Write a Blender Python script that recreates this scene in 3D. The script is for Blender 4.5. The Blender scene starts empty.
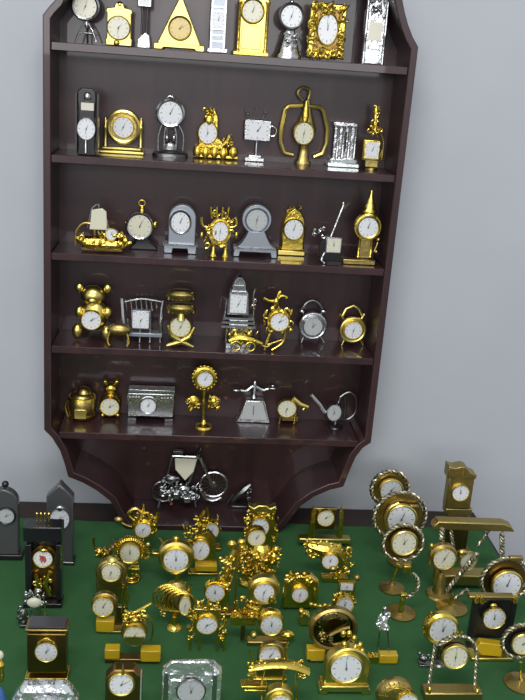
import bpy, bmesh, math, random
from mathutils import Vector, Matrix
# ------------------------------------------------------------------ camera
CX, CY, CZ = 0.22066, -1.4358, -0.04493
PITCH, YAW, ROLL, FPX = 0.31347, 0.0987, 0.07079, 880.0
ZO = 0.870 + 0.75                      # floor at z = 0, table top at 0.75
_cy, _sy, _cp, _sp = math.cos(YAW), math.sin(YAW), math.cos(PITCH), math.sin(PITCH)
FW = Vector((_sy*_cp, _cy*_cp, -_sp)); RT0 = Vector((_cy, -_sy, 0)); UP0 = RT0.cross(FW)
RT = RT0*math.cos(ROLL) + UP0*math.sin(ROLL); UP = -RT0*math.sin(ROLL) + UP0*math.cos(ROLL)
CAM = Vector((CX, CY, CZ + ZO))
sc = bpy.context.scene
COL = sc.collection
cam = bpy.data.objects.new('camera', bpy.data.cameras.new('camera')); COL.objects.link(cam)
cam.data.sensor_fit = 'VERTICAL'; cam.data.sensor_height = 36; cam.data.lens = 36*FPX/700
m = Matrix((RT, UP, -FW)).transposed().to_4x4(); m.translation = CAM
cam.matrix_world = m; cam.data.clip_start = 0.05
sc.camera = cam
# ------------------------------------------------------------------ light
w = bpy.data.worlds.new('world'); sc.world = w; w.use_nodes = True
nt = w.node_tree; bg = nt.nodes['Background']
tc = nt.nodes.new('ShaderNodeTexCoord'); sx = nt.nodes.new('ShaderNodeSeparateXYZ')
rp = nt.nodes.new('ShaderNodeValToRGB')
nt.links.new(tc.outputs['Generated'], sx.inputs[0])
ma = nt.nodes.new('ShaderNodeMath'); ma.operation = 'MULTIPLY_ADD'; ma.inputs[1].default_value = .5; ma.inputs[2].default_value = .5
nt.links.new(sx.outputs['Z'], ma.inputs[0]); nt.links.new(ma.outputs[0], rp.inputs[0]); nt.links.new(rp.outputs[0], bg.inputs[0])
e = rp.color_ramp.elements
e[0].position = .30; e[0].color = (.07, .07, .07, 1); e[1].position = .60; e[1].color = (.62, .66, .70, 1)
for p_, c_ in ((.42, .20), (.5, .50)):
    el = e.new(p_); el.color = (c_, c_*1.04, c_*1.08, 1)
bg.inputs[1].default_value = 0.75
def area(name, loc, look, sxy, power, col):
    l = bpy.data.lights.new(name, 'AREA'); l.shape = 'RECTANGLE'; l.size, l.size_y = sxy; l.energy = power; l.color = col
    o = bpy.data.objects.new(name, l); COL.objects.link(o); o.location = loc
    o.rotation_euler = (Vector(look)-Vector(loc)).to_track_quat('-Z', 'Y').to_euler(); return o
area('ceiling_tube_light', (0.1, -1.5, 2.75), (0.3, 0, 1.2), (1.3, .25), 17, (1, .98, .97))
area('rear_sheen_light', (-.5, -4.6, 2.12), (-.5, 0, 2.12), (4, 1.15), 62, (1, .99, 1))  # added area lamp behind the camera, gives the upper backboard its sheen
vs = sc.view_settings; vs.view_transform = 'Standard'; vs.look = 'None'; vs.gamma = 1; vs.use_curve_mapping = False
vs.exposure = 0.40
# ------------------------------------------------------------------ pixels -> places
def ray(u, v): return FW + RT*((u-262.5)/FPX) - UP*((v-350)/FPX)
def on_y(u, v, y):
    d = ray(u, v); return CAM + d*((y-CAM.y)/d.y)
def on_z(u, v, z):
    d = ray(u, v); return CAM + d*((z-CAM.z)/d.z)
# ------------------------------------------------------------------ materials
M = {}
def mat(name, col, metal=0., rough=.5, bump=0., bscale=60., col2=None, nscale=20., trans=0., coat=0., ior=1.45, stretch=None, spec=None, bdist=.002):
    m = bpy.data.materials.new(name); m.use_nodes = True; n = m.node_tree; b = n.nodes['Principled BSDF']
    b.inputs['Base Color'].default_value = (*col, 1); b.inputs['Metallic'].default_value = metal; b.inputs['Roughness'].default_value = rough
    b.inputs['Transmission Weight'].default_value = trans; b.inputs['Coat Weight'].default_value = coat; b.inputs['IOR'].default_value = ior
    if spec is not None: b.inputs['Specular IOR Level'].default_value = spec
    t = n.nodes.new('ShaderNodeTexCoord'); mp = n.nodes.new('ShaderNodeMapping'); n.links.new(t.outputs['Object'], mp.inputs[0])
    if stretch: mp.inputs['Scale'].default_value = stretch
    if col2:
        ns = n.nodes.new('ShaderNodeTexNoise'); ns.inputs['Scale'].default_value = nscale; ns.inputs['Detail'].default_value = 4
        n.links.new(mp.outputs[0], ns.inputs['Vector'])
        r = n.nodes.new('ShaderNodeValToRGB'); r.color_ramp.elements[0].position = .35; r.color_ramp.elements[1].position = .65
        r.color_ramp.elements[0].color = (*col, 1); r.color_ramp.elements[1].color = (*col2, 1)
        n.links.new(ns.outputs[0], r.inputs[0]); n.links.new(r.outputs[0], b.inputs['Base Color'])
    if bump:
        nb = n.nodes.new('ShaderNodeTexNoise'); nb.inputs['Scale'].default_value = bscale; nb.inputs['Detail'].default_value = 2
        n.links.new(mp.outputs[0], nb.inputs['Vector'])
        bp = n.nodes.new('ShaderNodeBump'); bp.inputs['Strength'].default_value = bump; bp.inputs['Distance'].default_value = bdist
        n.links.new(nb.outputs[0], bp.inputs['Height']); n.links.new(bp.outputs[0], b.inputs['Normal'])
    M[name] = m; return m
mat('wall_paint', (.43, .455, .49), rough=.75, col2=(.41, .435, .465), nscale=5, bump=.08, bscale=90)
mat('wood', (.043, .017, .019), rough=.36, col2=(.025, .010, .012), nscale=9, stretch=(3, 3, .35), coat=.4, bump=.05, bscale=40)
mat('table_wood', (.030, .015, .010), rough=.45, col2=(.018, .010, .007), nscale=9, stretch=(.4, 3, 3))
mat('felt', (.042, .124, .046), rough=.95, col2=(.035, .104, .038), nscale=14, bump=.5, bscale=900, spec=.1)
mat('floor_tile', (.18, .17, .16), rough=.5, col2=(.15, .14, .13), nscale=4)
mat('gold', (.74, .55, .10), metal=1, rough=.25, bump=.35, bscale=130)
mat('gold_smooth', (.70, .57, .17), metal=1, rough=.3, bump=.06, bscale=60)
mat('antique', (.42, .32, .11), metal=1, rough=.34, bump=.3, bscale=120)
mat('bronze', (.24, .15, .05), metal=1, rough=.32, bump=.3, bscale=90)
mat('silver', (.52, .53, .54), metal=1, rough=.22, bump=.35, bscale=140)
mat('satin', (.33, .36, .40), metal=.8, rough=.38)
mat('pewter', (.22, .22, .22), metal=1, rough=.28, bump=.3, bscale=120)
mat('dark_metal', (.05, .048, .05), metal=.8, rough=.25)
mat('rope', (.42, .39, .28), metal=1, rough=.34)
mat('crystal', (.80, .86, .86), metal=.55, rough=.09, trans=.5, ior=1.5, bump=.5, bscale=45)
mat('cut_crystal', (.80, .84, .84), metal=.85, rough=.08, bump=1., bscale=55, bdist=.009)
mat('smoke_crystal', (.12, .12, .125), metal=.2, rough=.12, trans=.4, ior=1.45)
mat('white_dial', (.66, .68, .70), rough=.35, coat=.5)
mat('cream_dial', (.60, .59, .46), rough=.35, coat=.5)
mat('grey_dial', (.40, .42, .42), rough=.35, coat=.5)
mat('yellow_dial', (.62, .47, .12), rough=.35, coat=.5)
mat('ink', (.10, .10, .10), rough=.5)
mat('print', (.30, .30, .30), rough=.5)
mat('red', (.45, .05, .03), rough=.4)
mat('blue', (.05, .14, .38), rough=.25, coat=.6)
mat('yellow', (.52, .34, .01), rough=.3, coat=.4)
mat('black', (.010, .010, .012), rough=.22, coat=.4)
mat('label_paper', (.60, .58, .48), rough=.6)
mat('mirror', (.16, .13, .05), metal=1, rough=.06, bump=.5, bscale=35)
# ------------------------------------------------------------------ raw geometry: (verts, faces)
def _quads(rings, closed_ring=True, cap=True, closed_path=False):
    V = [p for r in rings for p in r]; n = len(rings[0]); F = []
    k = len(rings)
    for i in range(k if closed_path else k-1):
        a, b = i*n, ((i+1) % k)*n
        for j in range(n):
            j2 = (j+1) % n
            F.append((a+j, a+j2, b+j2, b+j))
    if cap and not closed_path:
        F.append(tuple(range(n))[::-1]); F.append(tuple((k-1)*n+j for j in range(n)))
    return V, F
def g_box(x0, x1, y0, y1, z0, z1):
    return _quads([[(x0, y0, z), (x1, y0, z), (x1, y1, z), (x0, y1, z)] for z in (z0, z1)])
def g_poly(pts, y0, y1):
    return _quads([[(x, y, z) for x, z in pts] for y in (y0, y1)])
def g_lathe_z(cx, cy, cz, prof, n=20, sy=1):
    return _quads([[(cx+r*math.cos(2*math.pi*j/n), cy+sy*r*math.sin(2*math.pi*j/n), cz+h) for j in range(n)] for r, h in prof])
def g_lathe_y(cx, cz, prof, n=32, sz=1, closed=False):
    return _quads([[(cx+r*math.cos(2*math.pi*j/n), y, cz+sz*r*math.sin(2*math.pi*j/n)) for j in range(n)] for r, y in prof], cap=not closed, closed_path=closed)
def g_ball(c, r, n=12, mm=8):
    V, F = [], []
    for i in range(1, mm):
        t = math.pi*i/mm
        for j in range(n):
            a = 2*math.pi*j/n
            V.append((c[0]+r[0]*math.sin(t)*math.cos(a), c[1]+r[1]*math.sin(t)*math.sin(a), c[2]+r[2]*math.cos(t)))
    for i in range(mm-2):
        for j in range(n): F.append((i*n+j, (i+1)*n+j, (i+1)*n+(j+1) % n, i*n+(j+1) % n))
    V += [(c[0], c[1], c[2]+r[2]), (c[0], c[1], c[2]-r[2])]; t, b = len(V)-2, len(V)-1
    for j in range(n):
        F.append((t, j, (j+1) % n)); F.append((b, (mm-2)*n+(j+1) % n, (mm-2)*n+j))
    return V, F
def g_tube(P, r, n=8, closed=False, rr=None, squash=1):
    P = [Vector(p) for p in P]; k = len(P); rings = []; prev = None
    for i in range(k):
        a = P[(i-1) % k] if (closed or i > 0) else P[0]; b = P[(i+1) % k] if (closed or i < k-1) else P[-1]
        t = (b-a).normalized() if (b-a).length > 1e-9 else Vector((0, 0, 1))
        if prev is None: prev = t.orthogonal().normalized() if abs(t.y) > .9 else Vector((0, 1, 0))
        s = (prev - t*prev.dot(t)).normalized(); prev = s; q = t.cross(s)
        R = rr[i] if rr else r
        rings.append([tuple(P[i] + (s*math.cos(2*math.pi*j/n)*squash + q*math.sin(2*math.pi*j/n))*R) for j in range(n)])
    return _quads(rings, closed_path=closed)
def smooth_path(P, closed=False, k=5):
    P = [Vector(p) for p in P]; n = len(P)
    if n < 3: return P
    out = []
    for i in range(n if closed else n-1):
        if closed: a, b, c, d = P[(i-1) % n], P[i], P[(i+1) % n], P[(i+2) % n]
        else: a, b, c, d = P[max(i-1, 0)], P[i], P[i+1], P[min(i+2, n-1)]
        for j in range(k):
            t = j/k; out.append(.5*((2*b)+(c-a)*t+(2*a-5*b+4*c-d)*t*t+(3*b-a-3*c+d)*t**3))
    if not closed: out.append(P[-1])
    return out
def link_mesh(name, geos, material, parent=None, bevel=0., smooth=True):
    V, F = [], []
    for v, f in geos:
        o = len(V); V += [tuple(p) for p in v]; F += [tuple(i+o for i in q) for q in f]
    me = bpy.data.meshes.new(name); me.from_pydata(V, [], F)
    bm = bmesh.new(); bm.from_mesh(me); bmesh.ops.recalc_face_normals(bm, faces=bm.faces); bm.to_mesh(me); bm.free()
    if smooth:
        me.shade_smooth(); me.set_sharp_from_angle(angle=math.radians(38))
    me.materials.append(M[material])
    o = bpy.data.objects.new(name, me); COL.objects.link(o)
    if parent: o.parent = parent
    if bevel:
        b = o.modifiers.new('bevel', 'BEVEL'); b.width = bevel; b.segments = 2; b.limit_method = 'ANGLE'; b.angle_limit = math.radians(50)
    return o
# ------------------------------------------------------------------ setting
ZT = 0.75
WALL_Y = 0.105
def structure(name, geos, material):
    o = link_mesh(name, geos, material); o['kind'] = 'structure'; return o
structure('wall_back', [g_box(-3, 3.5, WALL_Y, WALL_Y+.12, 0, 2.9)], 'wall_paint')
structure('floor', [g_box(-3, 3.5, -3.2, WALL_Y, -.1, 0)], 'floor_tile')
structure('baseboard_back', [g_box(-3, 3.5, WALL_Y-.015, WALL_Y, 0, .1)], 'table_wood')
def thing(name, label, cat, loc, group=None):
    o = bpy.data.objects.new(name, None); COL.objects.link(o); o.location = loc; o['label'] = label; o['category'] = cat
    if group: o['group'] = group
    o.empty_display_size = .02
    return o
# table
XR = on_z(470, 515, ZT).x
tb = thing('display_table', 'dark brown wooden table pushed against the wall under the clock shelf', 'table', (.2, -.3, 0))
def tl(name, x0, x1, y0, y1, z0, z1, bevel=.003, m='table_wood'):
    return link_mesh(name, [g_box(x0-.2, x1-.2, y0+.3, y1+.3, z0, z1)], m, tb, bevel)
tl('tabletop', -.75, XR+.012, -.80, WALL_Y-.0005, .722, .75)
tl('apron', -.70, XR-.03, -.76, -.74, .64, .722)
for lx, ly in ((-.70, -.75), (XR-.07, -.75), (-.70, .0), (XR-.07, .0)): tl('leg', lx, lx+.05, ly, ly+.05, 0, .722)
FZ = ZT+.003
fb = [on_z(470, 519, ZT), on_z(499, 570, ZT), on_z(527, 622, ZT)]
fx = max(p.x for p in fb)-.004
def felt_z(x, y): return FZ
rng = random.Random(3)
yb = on_z(262, 525, ZT).y
N = 40; Vf = []; Ff = []
xs = [-.75+(XR+.004+.75)*i/N for i in range(N+1)]
def edge(i, t): return rng.uniform(-.0015, .0015)
for side in (0, 1):
    for i, x in enumerate(xs):
        Vf.append((x, yb+.004*math.sin(i*.5)+.002*math.sin(i*1.7), ZT+.0002 if side else FZ)); Vf.append((x, -.795, ZT+.0002 if side else FZ))
for i in range(N):
    a = 2*i; Ff.append((a, a+1, a+3, a+2)); b = a+2*(N+1); Ff.append((b, b+2, b+3, b+1)); Ff.append((a, a+2, b+2, b)); Ff.append((a+1, b+1, b+3, a+3))
k2 = 2*(N+1); Ff.append((0, k2, k2+1, 1)); Ff.append((2*N, 2*N+1, k2+2*N+1, k2+2*N))
fe = link_mesh('felt_cloth', [(Vf, Ff)], 'felt'); fe['label'] = 'dark green felt cloth spread over the wooden table under the clocks'; fe['category'] = 'cloth'
# wall shelf plaque: outline on its front plane, right half measured and mirrored
W2 = .29
def fp(L_): return [(on_y(u, v, 0).x, on_y(u, v, 0).z-ZO) for u, v in L_]
up_r = fp([(402, -3), (405, 12), (408.5, 25), (413, 37), (418.5, 47)]); up_l = fp([(55, 0), (48.5, 7), (42.5, 15)])
low_r = fp([(371, 443), (363, 448), (356, 457), (350, 470), (343.5, 487), (330, 490), (314, 497), (301, 506)]) + [(.430, -.850), (.418, -.8685)]
low_l = [(.138, -.8685), (.126, -.850)] + fp([(110, 501), (97, 491), (83, 483), (68, 477), (64.5, 464), (60, 451), (52, 438), (44, 430)])
topc = [(.03, .055), (.05, .082), (.10, .090), (.17, .125), (.29, .145), (.40, .125), (.47, .090), (.52, .085)]
outline = topc + up_r + low_r + low_l + up_l[::-1][:1] + up_l[::-1][1:]
outline = [(x-.29, z) for x, z in outline]
SHELF = thing('wall_shelf', 'dark varnished wooden display shelf with five tiers and scrolled lower edge, mounted on the wall', 'shelf', (.29, .0, ZO-.8685))
def so(pts): return [(x, z+.8685) for x, z in pts]
link_mesh('backboard', [g_poly(so(outline), .095, .1045)], 'wood', SHELF)
def offset(poly, d):
    n = len(poly); out = []
    A = sum(poly[i][0]*poly[(i+1) % n][1]-poly[(i+1) % n][0]*poly[i][1] for i in range(n)); s = 1 if A > 0 else -1
    for i in range(n):
        p0, p1, p2 = Vector(poly[i-1]), Vector(poly[i]), Vector(poly[(i+1) % n])
        a = (p1-p0).normalized(); b = (p2-p1).normalized()
        na = Vector((-a.y, a.x))*s; nb = Vector((-b.y, b.x))*s; nn = (na+nb)
        nn = nn/max(.6, nn.length_squared/2) if nn.length > .3 else na
        out.append(tuple(p1+nn*d))
    return out
ou = so(outline); inn = offset(ou, .012); n = len(ou)
V = [(x, y, z) for y in (0, .0949) for x, z in ou] + [(x, y, z) for y in (0, .0949) for x, z in inn]
F = []
for i in range(n):
    j = (i+1) % n
    F += [(i, j, 2*n+j, 2*n+i), (n+i, 3*n+i, 3*n+j, n+j), (i, n+i, n+j, j), (2*n+i, 2*n+j, 3*n+j, 3*n+i)]
link_mesh('side_frame', [(V, F)], 'wood', SHELF, bevel=.0015)
# shelf board heights (under edge measured) ; thickness .011
UNDER = {1: -.0463, 2: -.2154, 3: -.3729, 4: -.5337, 5: -.6911}
TH = .0125; TOPZ = {}
def shelf_w(z):   # inner half width at height z
    zz = z
    xs_ = []
    for i in range(n):
        (x0, z0), (x1, z1) = inn[i], inn[(i+1) % n]
        if (z0-zz)*(z1-zz) < 0: xs_.append(x0+(x1-x0)*(zz-z0)/(z1-z0))
    return min(xs_)+.0004, max(xs_)-.0004
for r, z in UNDER.items():
    hl, hr = shelf_w(z+.8685+TH/2)
    link_mesh('shelf_board', [g_box(hl, hr, .002, .0948, z+.8685, z+.8685+TH)], 'wood', SHELF, bevel=.001)
    TOPZ[r] = z+TH+ZO
TOPZ[6] = ZO-.8685+.0125
# ------------------------------------------------------------------ clock toolkit
class Item:
    def __init__(s, name, label, cat, u, v, row, y=.055, group=None, yaw=0):
        s.row = row
        if row:
            P = on_y(u, v, y); s.z = TOPZ[row]; s.O = Vector((P.x, y, s.z)); s.pz = P.z
        else:
            P = on_z(u, v, FZ); s.z = FZ; s.O = Vector((P.x, P.y, FZ)); s.pz = FZ
        s.k = (P-CAM).dot(FW)/FPX
        s.root = thing(name, label, cat, s.O, group or ('miniature clocks on shelf tier %s' % 'one two three four five six'.split()[row-1] if row else 'miniature clocks on the green felt'))
        s.obs = []; s.rng = random.Random(int(u*13+v*7)); s.yaw = yaw
    def L(s, u, v):
        P = on_y(u, v, s.O.y); return P.x-s.O.x, P.z-s.pz
    # geometry in pixel units
    def box(s, u, v, w, h, y0=-4, y1=4):
        x, z = s.L(u, v); k = s.k; return g_box(x-w*k/2, x+w*k/2, y0*k, y1*k, z-h*k/2, z+h*k/2)
    def poly(s, u, v, pts, y0=-4, y1=4):
        x, z = s.L(u, v); k = s.k; return g_poly([(x+a*k, z+b*k) for a, b in pts], y0*k, y1*k)
    def cyl(s, u, v, r, y0=-4, y1=4, rv=None, n=32):
        x, z = s.L(u, v); k = s.k; return g_lathe_y(x, z, [(r*k, y0*k), (r*k, y1*k)], n, (rv or r)/r)
    def lay(s, u, v, prof, sz=1, closed=False, n=32):
        x, z = s.L(u, v); k = s.k; return g_lathe_y(x, z, [(a*k, b*k) for a, b in prof], n, sz, closed)
    def ring(s, u, v, R, r, y=0, sz=1):
        return s.lay(u, v, [(R+r*math.cos(t*math.pi/4), y+r*math.sin(t*math.pi/4)) for t in range(8)], sz, True, 36)
    def rope(s, u, v, R, r, y=0, a0=0, a1=360, turns=None):
        x, z = s.L(u, v); k = s.k; out = []
        m_ = int(abs(a1-a0)/4); turns = turns or int(abs(a1-a0)/15*R/20)+3
        for ph in (0, math.pi):
            P = []
            for i in range(m_+1):
                a = math.radians(a0+(a1-a0)*i/m_); t = ph+2*math.pi*turns*i/m_*.5
                rr_ = R+r*.7*math.cos(t); P.append((x+rr_*k*math.cos(a), (y+r*.7*math.sin(t))*k, z+rr_*k*math.sin(a)))
            out.append(g_tube(P, r*.75*k, 6))
        return out
    def rope_line(s, p, q, r, y=0):
        (x0, z0), (x1, z1) = s.L(*p), s.L(*q); k = s.k; out = []
        d = Vector((x1-x0, 0, z1-z0)); Ln = d.length; m_ = max(12, int(Ln/k/1.2)); nrm = Vector((-d.z, 0, d.x)).normalized()
        for ph in (0, math.pi):
            P = []
            for i in range(m_+1):
                t = ph+i*1.0; P.append(Vector((x0, y*k, z0))+d*(i/m_)+nrm*r*.6*k*math.cos(t)+Vector((0, 1, 0))*r*.6*k*math.sin(t))
            out.append(g_tube(P, r*.75*k, 6))
        return out
    def lz(s, u, v, prof, y=0, n=20, sy=1):
        x, z = s.L(u, v); k = s.k; return g_lathe_z(x, y*k, z, [(max(a, .02)*k, b*k) for a, b in prof], n, sy)
    def tube(s, pts, r, closed=False, smooth=True, rr=None, n=8, squash=1):
        P = []
        for p in pts:
            x, z = s.L(p[0], p[1]); P.append((x, (p[2] if len(p) > 2 else 0)*s.k, z))
        if smooth and rr is None: P = smooth_path(P, closed)
        return g_tube(P, r*s.k, n, closed, [q*s.k for q in rr] if rr else None, squash)
    def ball(s, u, v, rx, rz=None, ry=None, y=0):
        x, z = s.L(u, v); k = s.k; return g_ball((x, y*k, z), (rx*k, (ry or rx)*k, (rz or rx)*k))
    def orn(s, u, v, w, h, n, y0=-4, y1=3, size=2.2):
        R = s.rng; out = []; x, z = s.L(u, v); k = s.k
        for i in range(n):
            a, b, y = x+R.uniform(-.5, .5)*w*k, z+R.uniform(-.5, .5)*h*k, R.uniform(y0, y1)*k
            if i % 3 == 0:
                t0 = R.uniform(0, 6.28); q = R.uniform(.9, 1.5)*size*k; sg = R.choice((-1, 1))
                out.append(g_tube([(a+q*(1-.12*j)*math.cos(t0+sg*j*.75), y, b+q*(1-.12*j)*math.sin(t0+sg*j*.75)) for j in range(7)], q*.32, 6))
            else:
                q = R.uniform(.7, 1.1)*size*k
                if i % 3 == 1: out.append(g_ball((a, y, b), (q*R.uniform(.5, .9), q*.7, q*R.uniform(.7, 1.3)), 8, 6))
                else:      # a slanting leaf
                    t = R.uniform(-.35, .75); dx, dz = math.sin(t)*q*1.5, math.cos(t)*q*1.5
                    out.append(g_tube([(a-dx, y, b-dz), (a-dx*.45, y-q*.2, b-dz*.4), (a+dx*.3, y-q*.25, b+dz*.4), (a+dx, y, b+dz)], q*.4, 6, rr=[q*.1, q*.42, q*.38, q*.05]))
        return out
    def part(s, name, material, *geos, parent=None, bevel=0, label=None):
        gs = []
        for g in geos:
            if isinstance(g, list): gs += g
            else: gs.append(g)
        o = link_mesh(name, gs, material, parent or s.root, bevel*s.k)
        if label: o['label'] = label
        s.obs.append(o); return o
    def dial(s, u, v, r, y=-5, rv=None, m='white_dial', bez='gold_smooth', ratio=1.16, square=False, marks=True, depth=2.2, hand=None):
        sz = (rv or r)/r; k = s.k; x, z = s.L(u, v)
        if square:
            d = s.part('dial', m, s.box(u, v, 2*r, 2*(rv or r), y-.6, y+1))
            if bez:
                b = (ratio-1)*r+.4; R_ = rv or r
                s.part('bezel', bez, s.box(u, v, 2*r+2*b, 2*R_+2*b, y-.3, y+depth), bevel=.3)
        else:
            d = s.part('dial', m, s.cyl(u, v, r, y-.6, y+1, rv or r))
            if bez:
                R1 = r*ratio
                s.part('bezel', bez, s.lay(u, v, [(r*.97, y), (r*.99, y-1.1), ((r+R1)/2, y-1.8), (R1, y-.9), (R1*1.01, y+depth), (r*.5, y+depth)], sz, False))
        rg = s.rng; hy = y-.95
        ha = math.radians(hand[0] if hand else rg.choice((22, 30, 205, 40, 12))); mi = math.radians(hand[1] if hand else rg.choice((15, 25, 190, 350, 60)))
        hs = []
        for a, ln, wd in ((ha, .52, .85), (mi, .78, .6)):
            dx, dz = math.sin(a), math.cos(a); lw = wd*.45*max(.7, r/11)*k
            pts = [(x-dz*lw-dx*r*.12*k, z+(dx*lw-dz*r*.12*k)), (x+dz*lw-dx*r*.12*k, z-dx*lw-dz*r*.12*k), (x+dx*r*ln*k, z+dz*r*ln*sz*k)]
            hs.append(g_poly(pts, (hy-.25)*k, (hy+.05)*k)); hy -= .3
        hs.append(g_lathe_y(x, z, [(r*.07*k, (y-1.6)*k), (r*.07*k, (y-.6)*k)], 10))
        s.part('hands', 'ink', *hs, parent=d)
        if marks:
            ms = []
            for i in range(12):
                a = i*math.pi/6; ln = .17 if i % 3 == 0 else .12; wd = .035*r*k*(1.3 if i % 3 == 0 else 1)
                dx, dz = math.sin(a), math.cos(a); r0, r1 = r*(.88-ln)*k, r*.88*k
                sq = (1/max(abs(dx), abs(dz)) if square else 1); r0 *= sq; r1 *= sq
                ms.append(g_poly([(x+dx*r0-dz*wd, z+(dz*r0+dx*wd)*sz), (x+dx*r0+dz*wd, z+(dz*r0-dx*wd)*sz), (x+dx*r1+dz*wd, z+(dz*r1-dx*wd)*sz), (x+dx*r1-dz*wd, z+(dz*r1+dx*wd)*sz)], (y-.72)*k, (y-.55)*k))
            s.part('hour_marks', 'print', *ms, parent=d)
        return d
    def done(s, lift=0):
        mz = min(v.co.z for o in s.obs for v in o.data.vertices)
        for o in s.obs:
            for v in o.data.vertices: v.co.z -= mz
        s.root.location.z = s.z + .0003
        if not s.row:      # measured on the front face, so the middle of the thing stands a little further back
            d = s.O - CAM; g = mz/d.z
            s.root.location.x -= d.x*g; s.root.location.y += 6*s.k - d.y*g
        if s.row:     # keep clear of the back board, the front may overhang a little
            my = max(v.co.y for o in s.obs for v in o.data.vertices) + s.O.y
            if my > .0935: s.root.location.y -= my-.0935
        if s.row > 1:      # slide in depth until the feet sit where the photo shows them on the board
            d = s.O - CAM; sh = s.z - s.pz - mz
            ys = [v.co.y for o in s.obs for v in o.data.vertices]
            dy = -sh*d.y/max(.12, CAM.z-s.z); y0 = s.root.location.y
            y1 = min(max(y0+dy, .004-min(ys)), .0935-max(ys))
            s.root.location.y = y1; s.root.location.x += d.x/d.y*(y1-y0)
        if s.yaw: s.root.rotation_euler.z = math.radians(s.yaw)
def arch_pts(w, h, n=12, r=None):
    """arched slab outline, base centre at 0,0"""
    r = r or w/2; return [(-w/2, 0), (w/2, 0)] + [(r*math.cos(math.pi*i/n)*(w/2)/r, h-r+r*math.sin(math.pi*i/n)) for i in range(n+1)]
# ================================================================== clocks on the wall shelf
# ---- tier one
c = Item('desk_clock', 'round silver clock on splayed wire legs, first from the left on the top tier', 'clock', 87, 45, 1)
c.dial(86, 8, 11, bez='silver', ratio=1.25, m='cream_dial')
c.part('neck', 'silver', c.lz(87, 26, [(1.5, -3), (2.4, 0), (1.2, 6), (1, 8)], -2))
c.part('leg', 'silver', c.tube([(85, 24, -3), (80, 33, -5), (76, 44, -7)], 1)); c.part('leg', 'silver', c.tube([(88, 24, -3), (93, 33, -5), (97, 44, -7)], 1))
c.part('leg', 'pewter', c.tube([(87, 24, 0), (87, 34, 3), (87, 44.5, 6)], 1)); c.part('crossbar', 'pewter', c.tube([(80, 34, -5), (94, 35, -5)], .6)); c.done()
c = Item('mantel_clock', 'upright gold plate clock with ball finials, beside the silver wire-legged clock, top tier', 'clock', 118, 46, 1)
c.part('plate', 'gold_smooth', c.poly(119, 44, [(-13, 0), (13, 0), (13, 6), (12, 8), (12, 30), (13.5, 32), (12, 35), (5, 36), (4, 40), (-4, 40), (-5, 36), (-12, 35), (-13.5, 32), (-12, 30), (-12, 8), (-13, 6)], -4, 3), bevel=1)
c.dial(119, 26, 10.5, y=-5, bez='gold_smooth', ratio=1.12, m='cream_dial')
c.part('finial', 'gold', c.ball(120, 3, 3.5, y=-1), c.ball(112, 8, 2.5, y=-1), c.ball(127, 9, 2.5, y=-1))
c.part('foot_knob', 'gold', c.ball(117, 41, 3, 3, y=-6)); c.done()
c = Item('desk_clock', 'slim silver clock on twin dark stems with a clear faceted foot, top tier', 'clock', 144, 49, 1)
c.part('foot', 'crystal', c.poly(144, 48, [(-6.5, 0), (6.5, 0), (5, 12), (1, 15), (-6, 8)], -6, 4), bevel=.8)
c.part('stem', 'dark_metal', c.lz(142, 26, [(1.3, -8), (1.1, 18)])); c.part('stem', 'dark_metal', c.lz(147, 26, [(1.3, -8), (1.1, 18)]))
c.part('case', 'silver', c.box(145, 0, 14, 14, -5, 3), bevel=1); c.dial(145, 0, 5, y=-6, bez='silver', square=True); c.done()
c = Item('triangular_clock', 'triangular matt gold clock with a round dial on a footed base, top tier', 'clock', 179, 53, 1)
c.part('case', 'gold_smooth', c.poly(179, 47, [(-22, 0), (22, 0), (20, 5), (2, 45), (-1, 45), (-20, 5)], -6, 4), bevel=1.2)
c.part('base', 'gold_smooth', c.poly(179, 52, [(-25, 0), (-17, 0), (-15, 2), (15, 2), (17, 0), (25, 0), (25, 6), (-25, 6)], -8, 5), bevel=.8)
c.dial(180, 30, 10, y=-7, bez='gold_smooth', ratio=1.18, m='yellow_dial'); c.done()
c = Item('tower_clock', 'narrow silver block clock with etched bands, between the triangular and gold arched clocks', 'clock', 217, 55, 1)
c.part('body', 'satin', c.box(218, 25, 15, 58, -6, 4), bevel=1); c.part('base', 'crystal', c.box(217, 53, 20, 4, -8, 5), bevel=.6)
c.part('ribs', 'silver', c.box(211.5, 26, 1.6, 54, -7.5, -6), c.box(224.5, 27, 1.6, 54, -7.5, -6), c.box(218, 38, 12, 1.4, -7, -6), c.box(218, 44, 12, 1.4, -7, -6), c.box(218, 10, 12, 1.4, -7, -6))
c.dial(218, 23, 6.2, y=-7, bez='silver', square=True, rv=8); c.done()
c = Item('mantel_clock', 'tall arched gold clock with plain lower panel and round dial, centre of top tier', 'clock', 250, 58, 1)
c.part('case', 'gold_smooth', c.poly(251, 57, arch_pts(30, 58, r=11), -7, 4), bevel=1)
c.part('pillar', 'gold', c.lz(237, 56, [(2.4, 0), (2.4, 3), (1.6, 4), (1.6, 44), (2.5, 46), (2.5, 48)], -8)); c.part('pillar', 'gold', c.lz(264, 57, [(2.4, 0), (2.4, 3), (1.6, 4), (1.6, 44), (2.5, 46), (2.5, 48)], -8))
c.part('panel', 'gold_smooth', c.box(250.5, 41, 20, 22, -8.2, -7), bevel=.6)
c.part('base', 'gold', c.box(250, 57, 35, 3.5, -10, 5), bevel=.6)
c.dial(252, 15, 10, y=-8, bez='gold', ratio=1.2, m='cream_dial'); c.done()
c = Item('desk_clock', 'round silver clock with dark rim above a flared bell-shaped base, top tier', 'clock', 289, 60, 1)
c.dial(291, 17, 10.3, y=-4, bez='pewter', ratio=1.25)
c.part('base', 'silver', c.lz(288, 59, [(13, 0), (13, 3), (11, 5), (9, 12), (6.5, 20), (5, 26), (3, 30)], 0, sy=.6))
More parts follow.
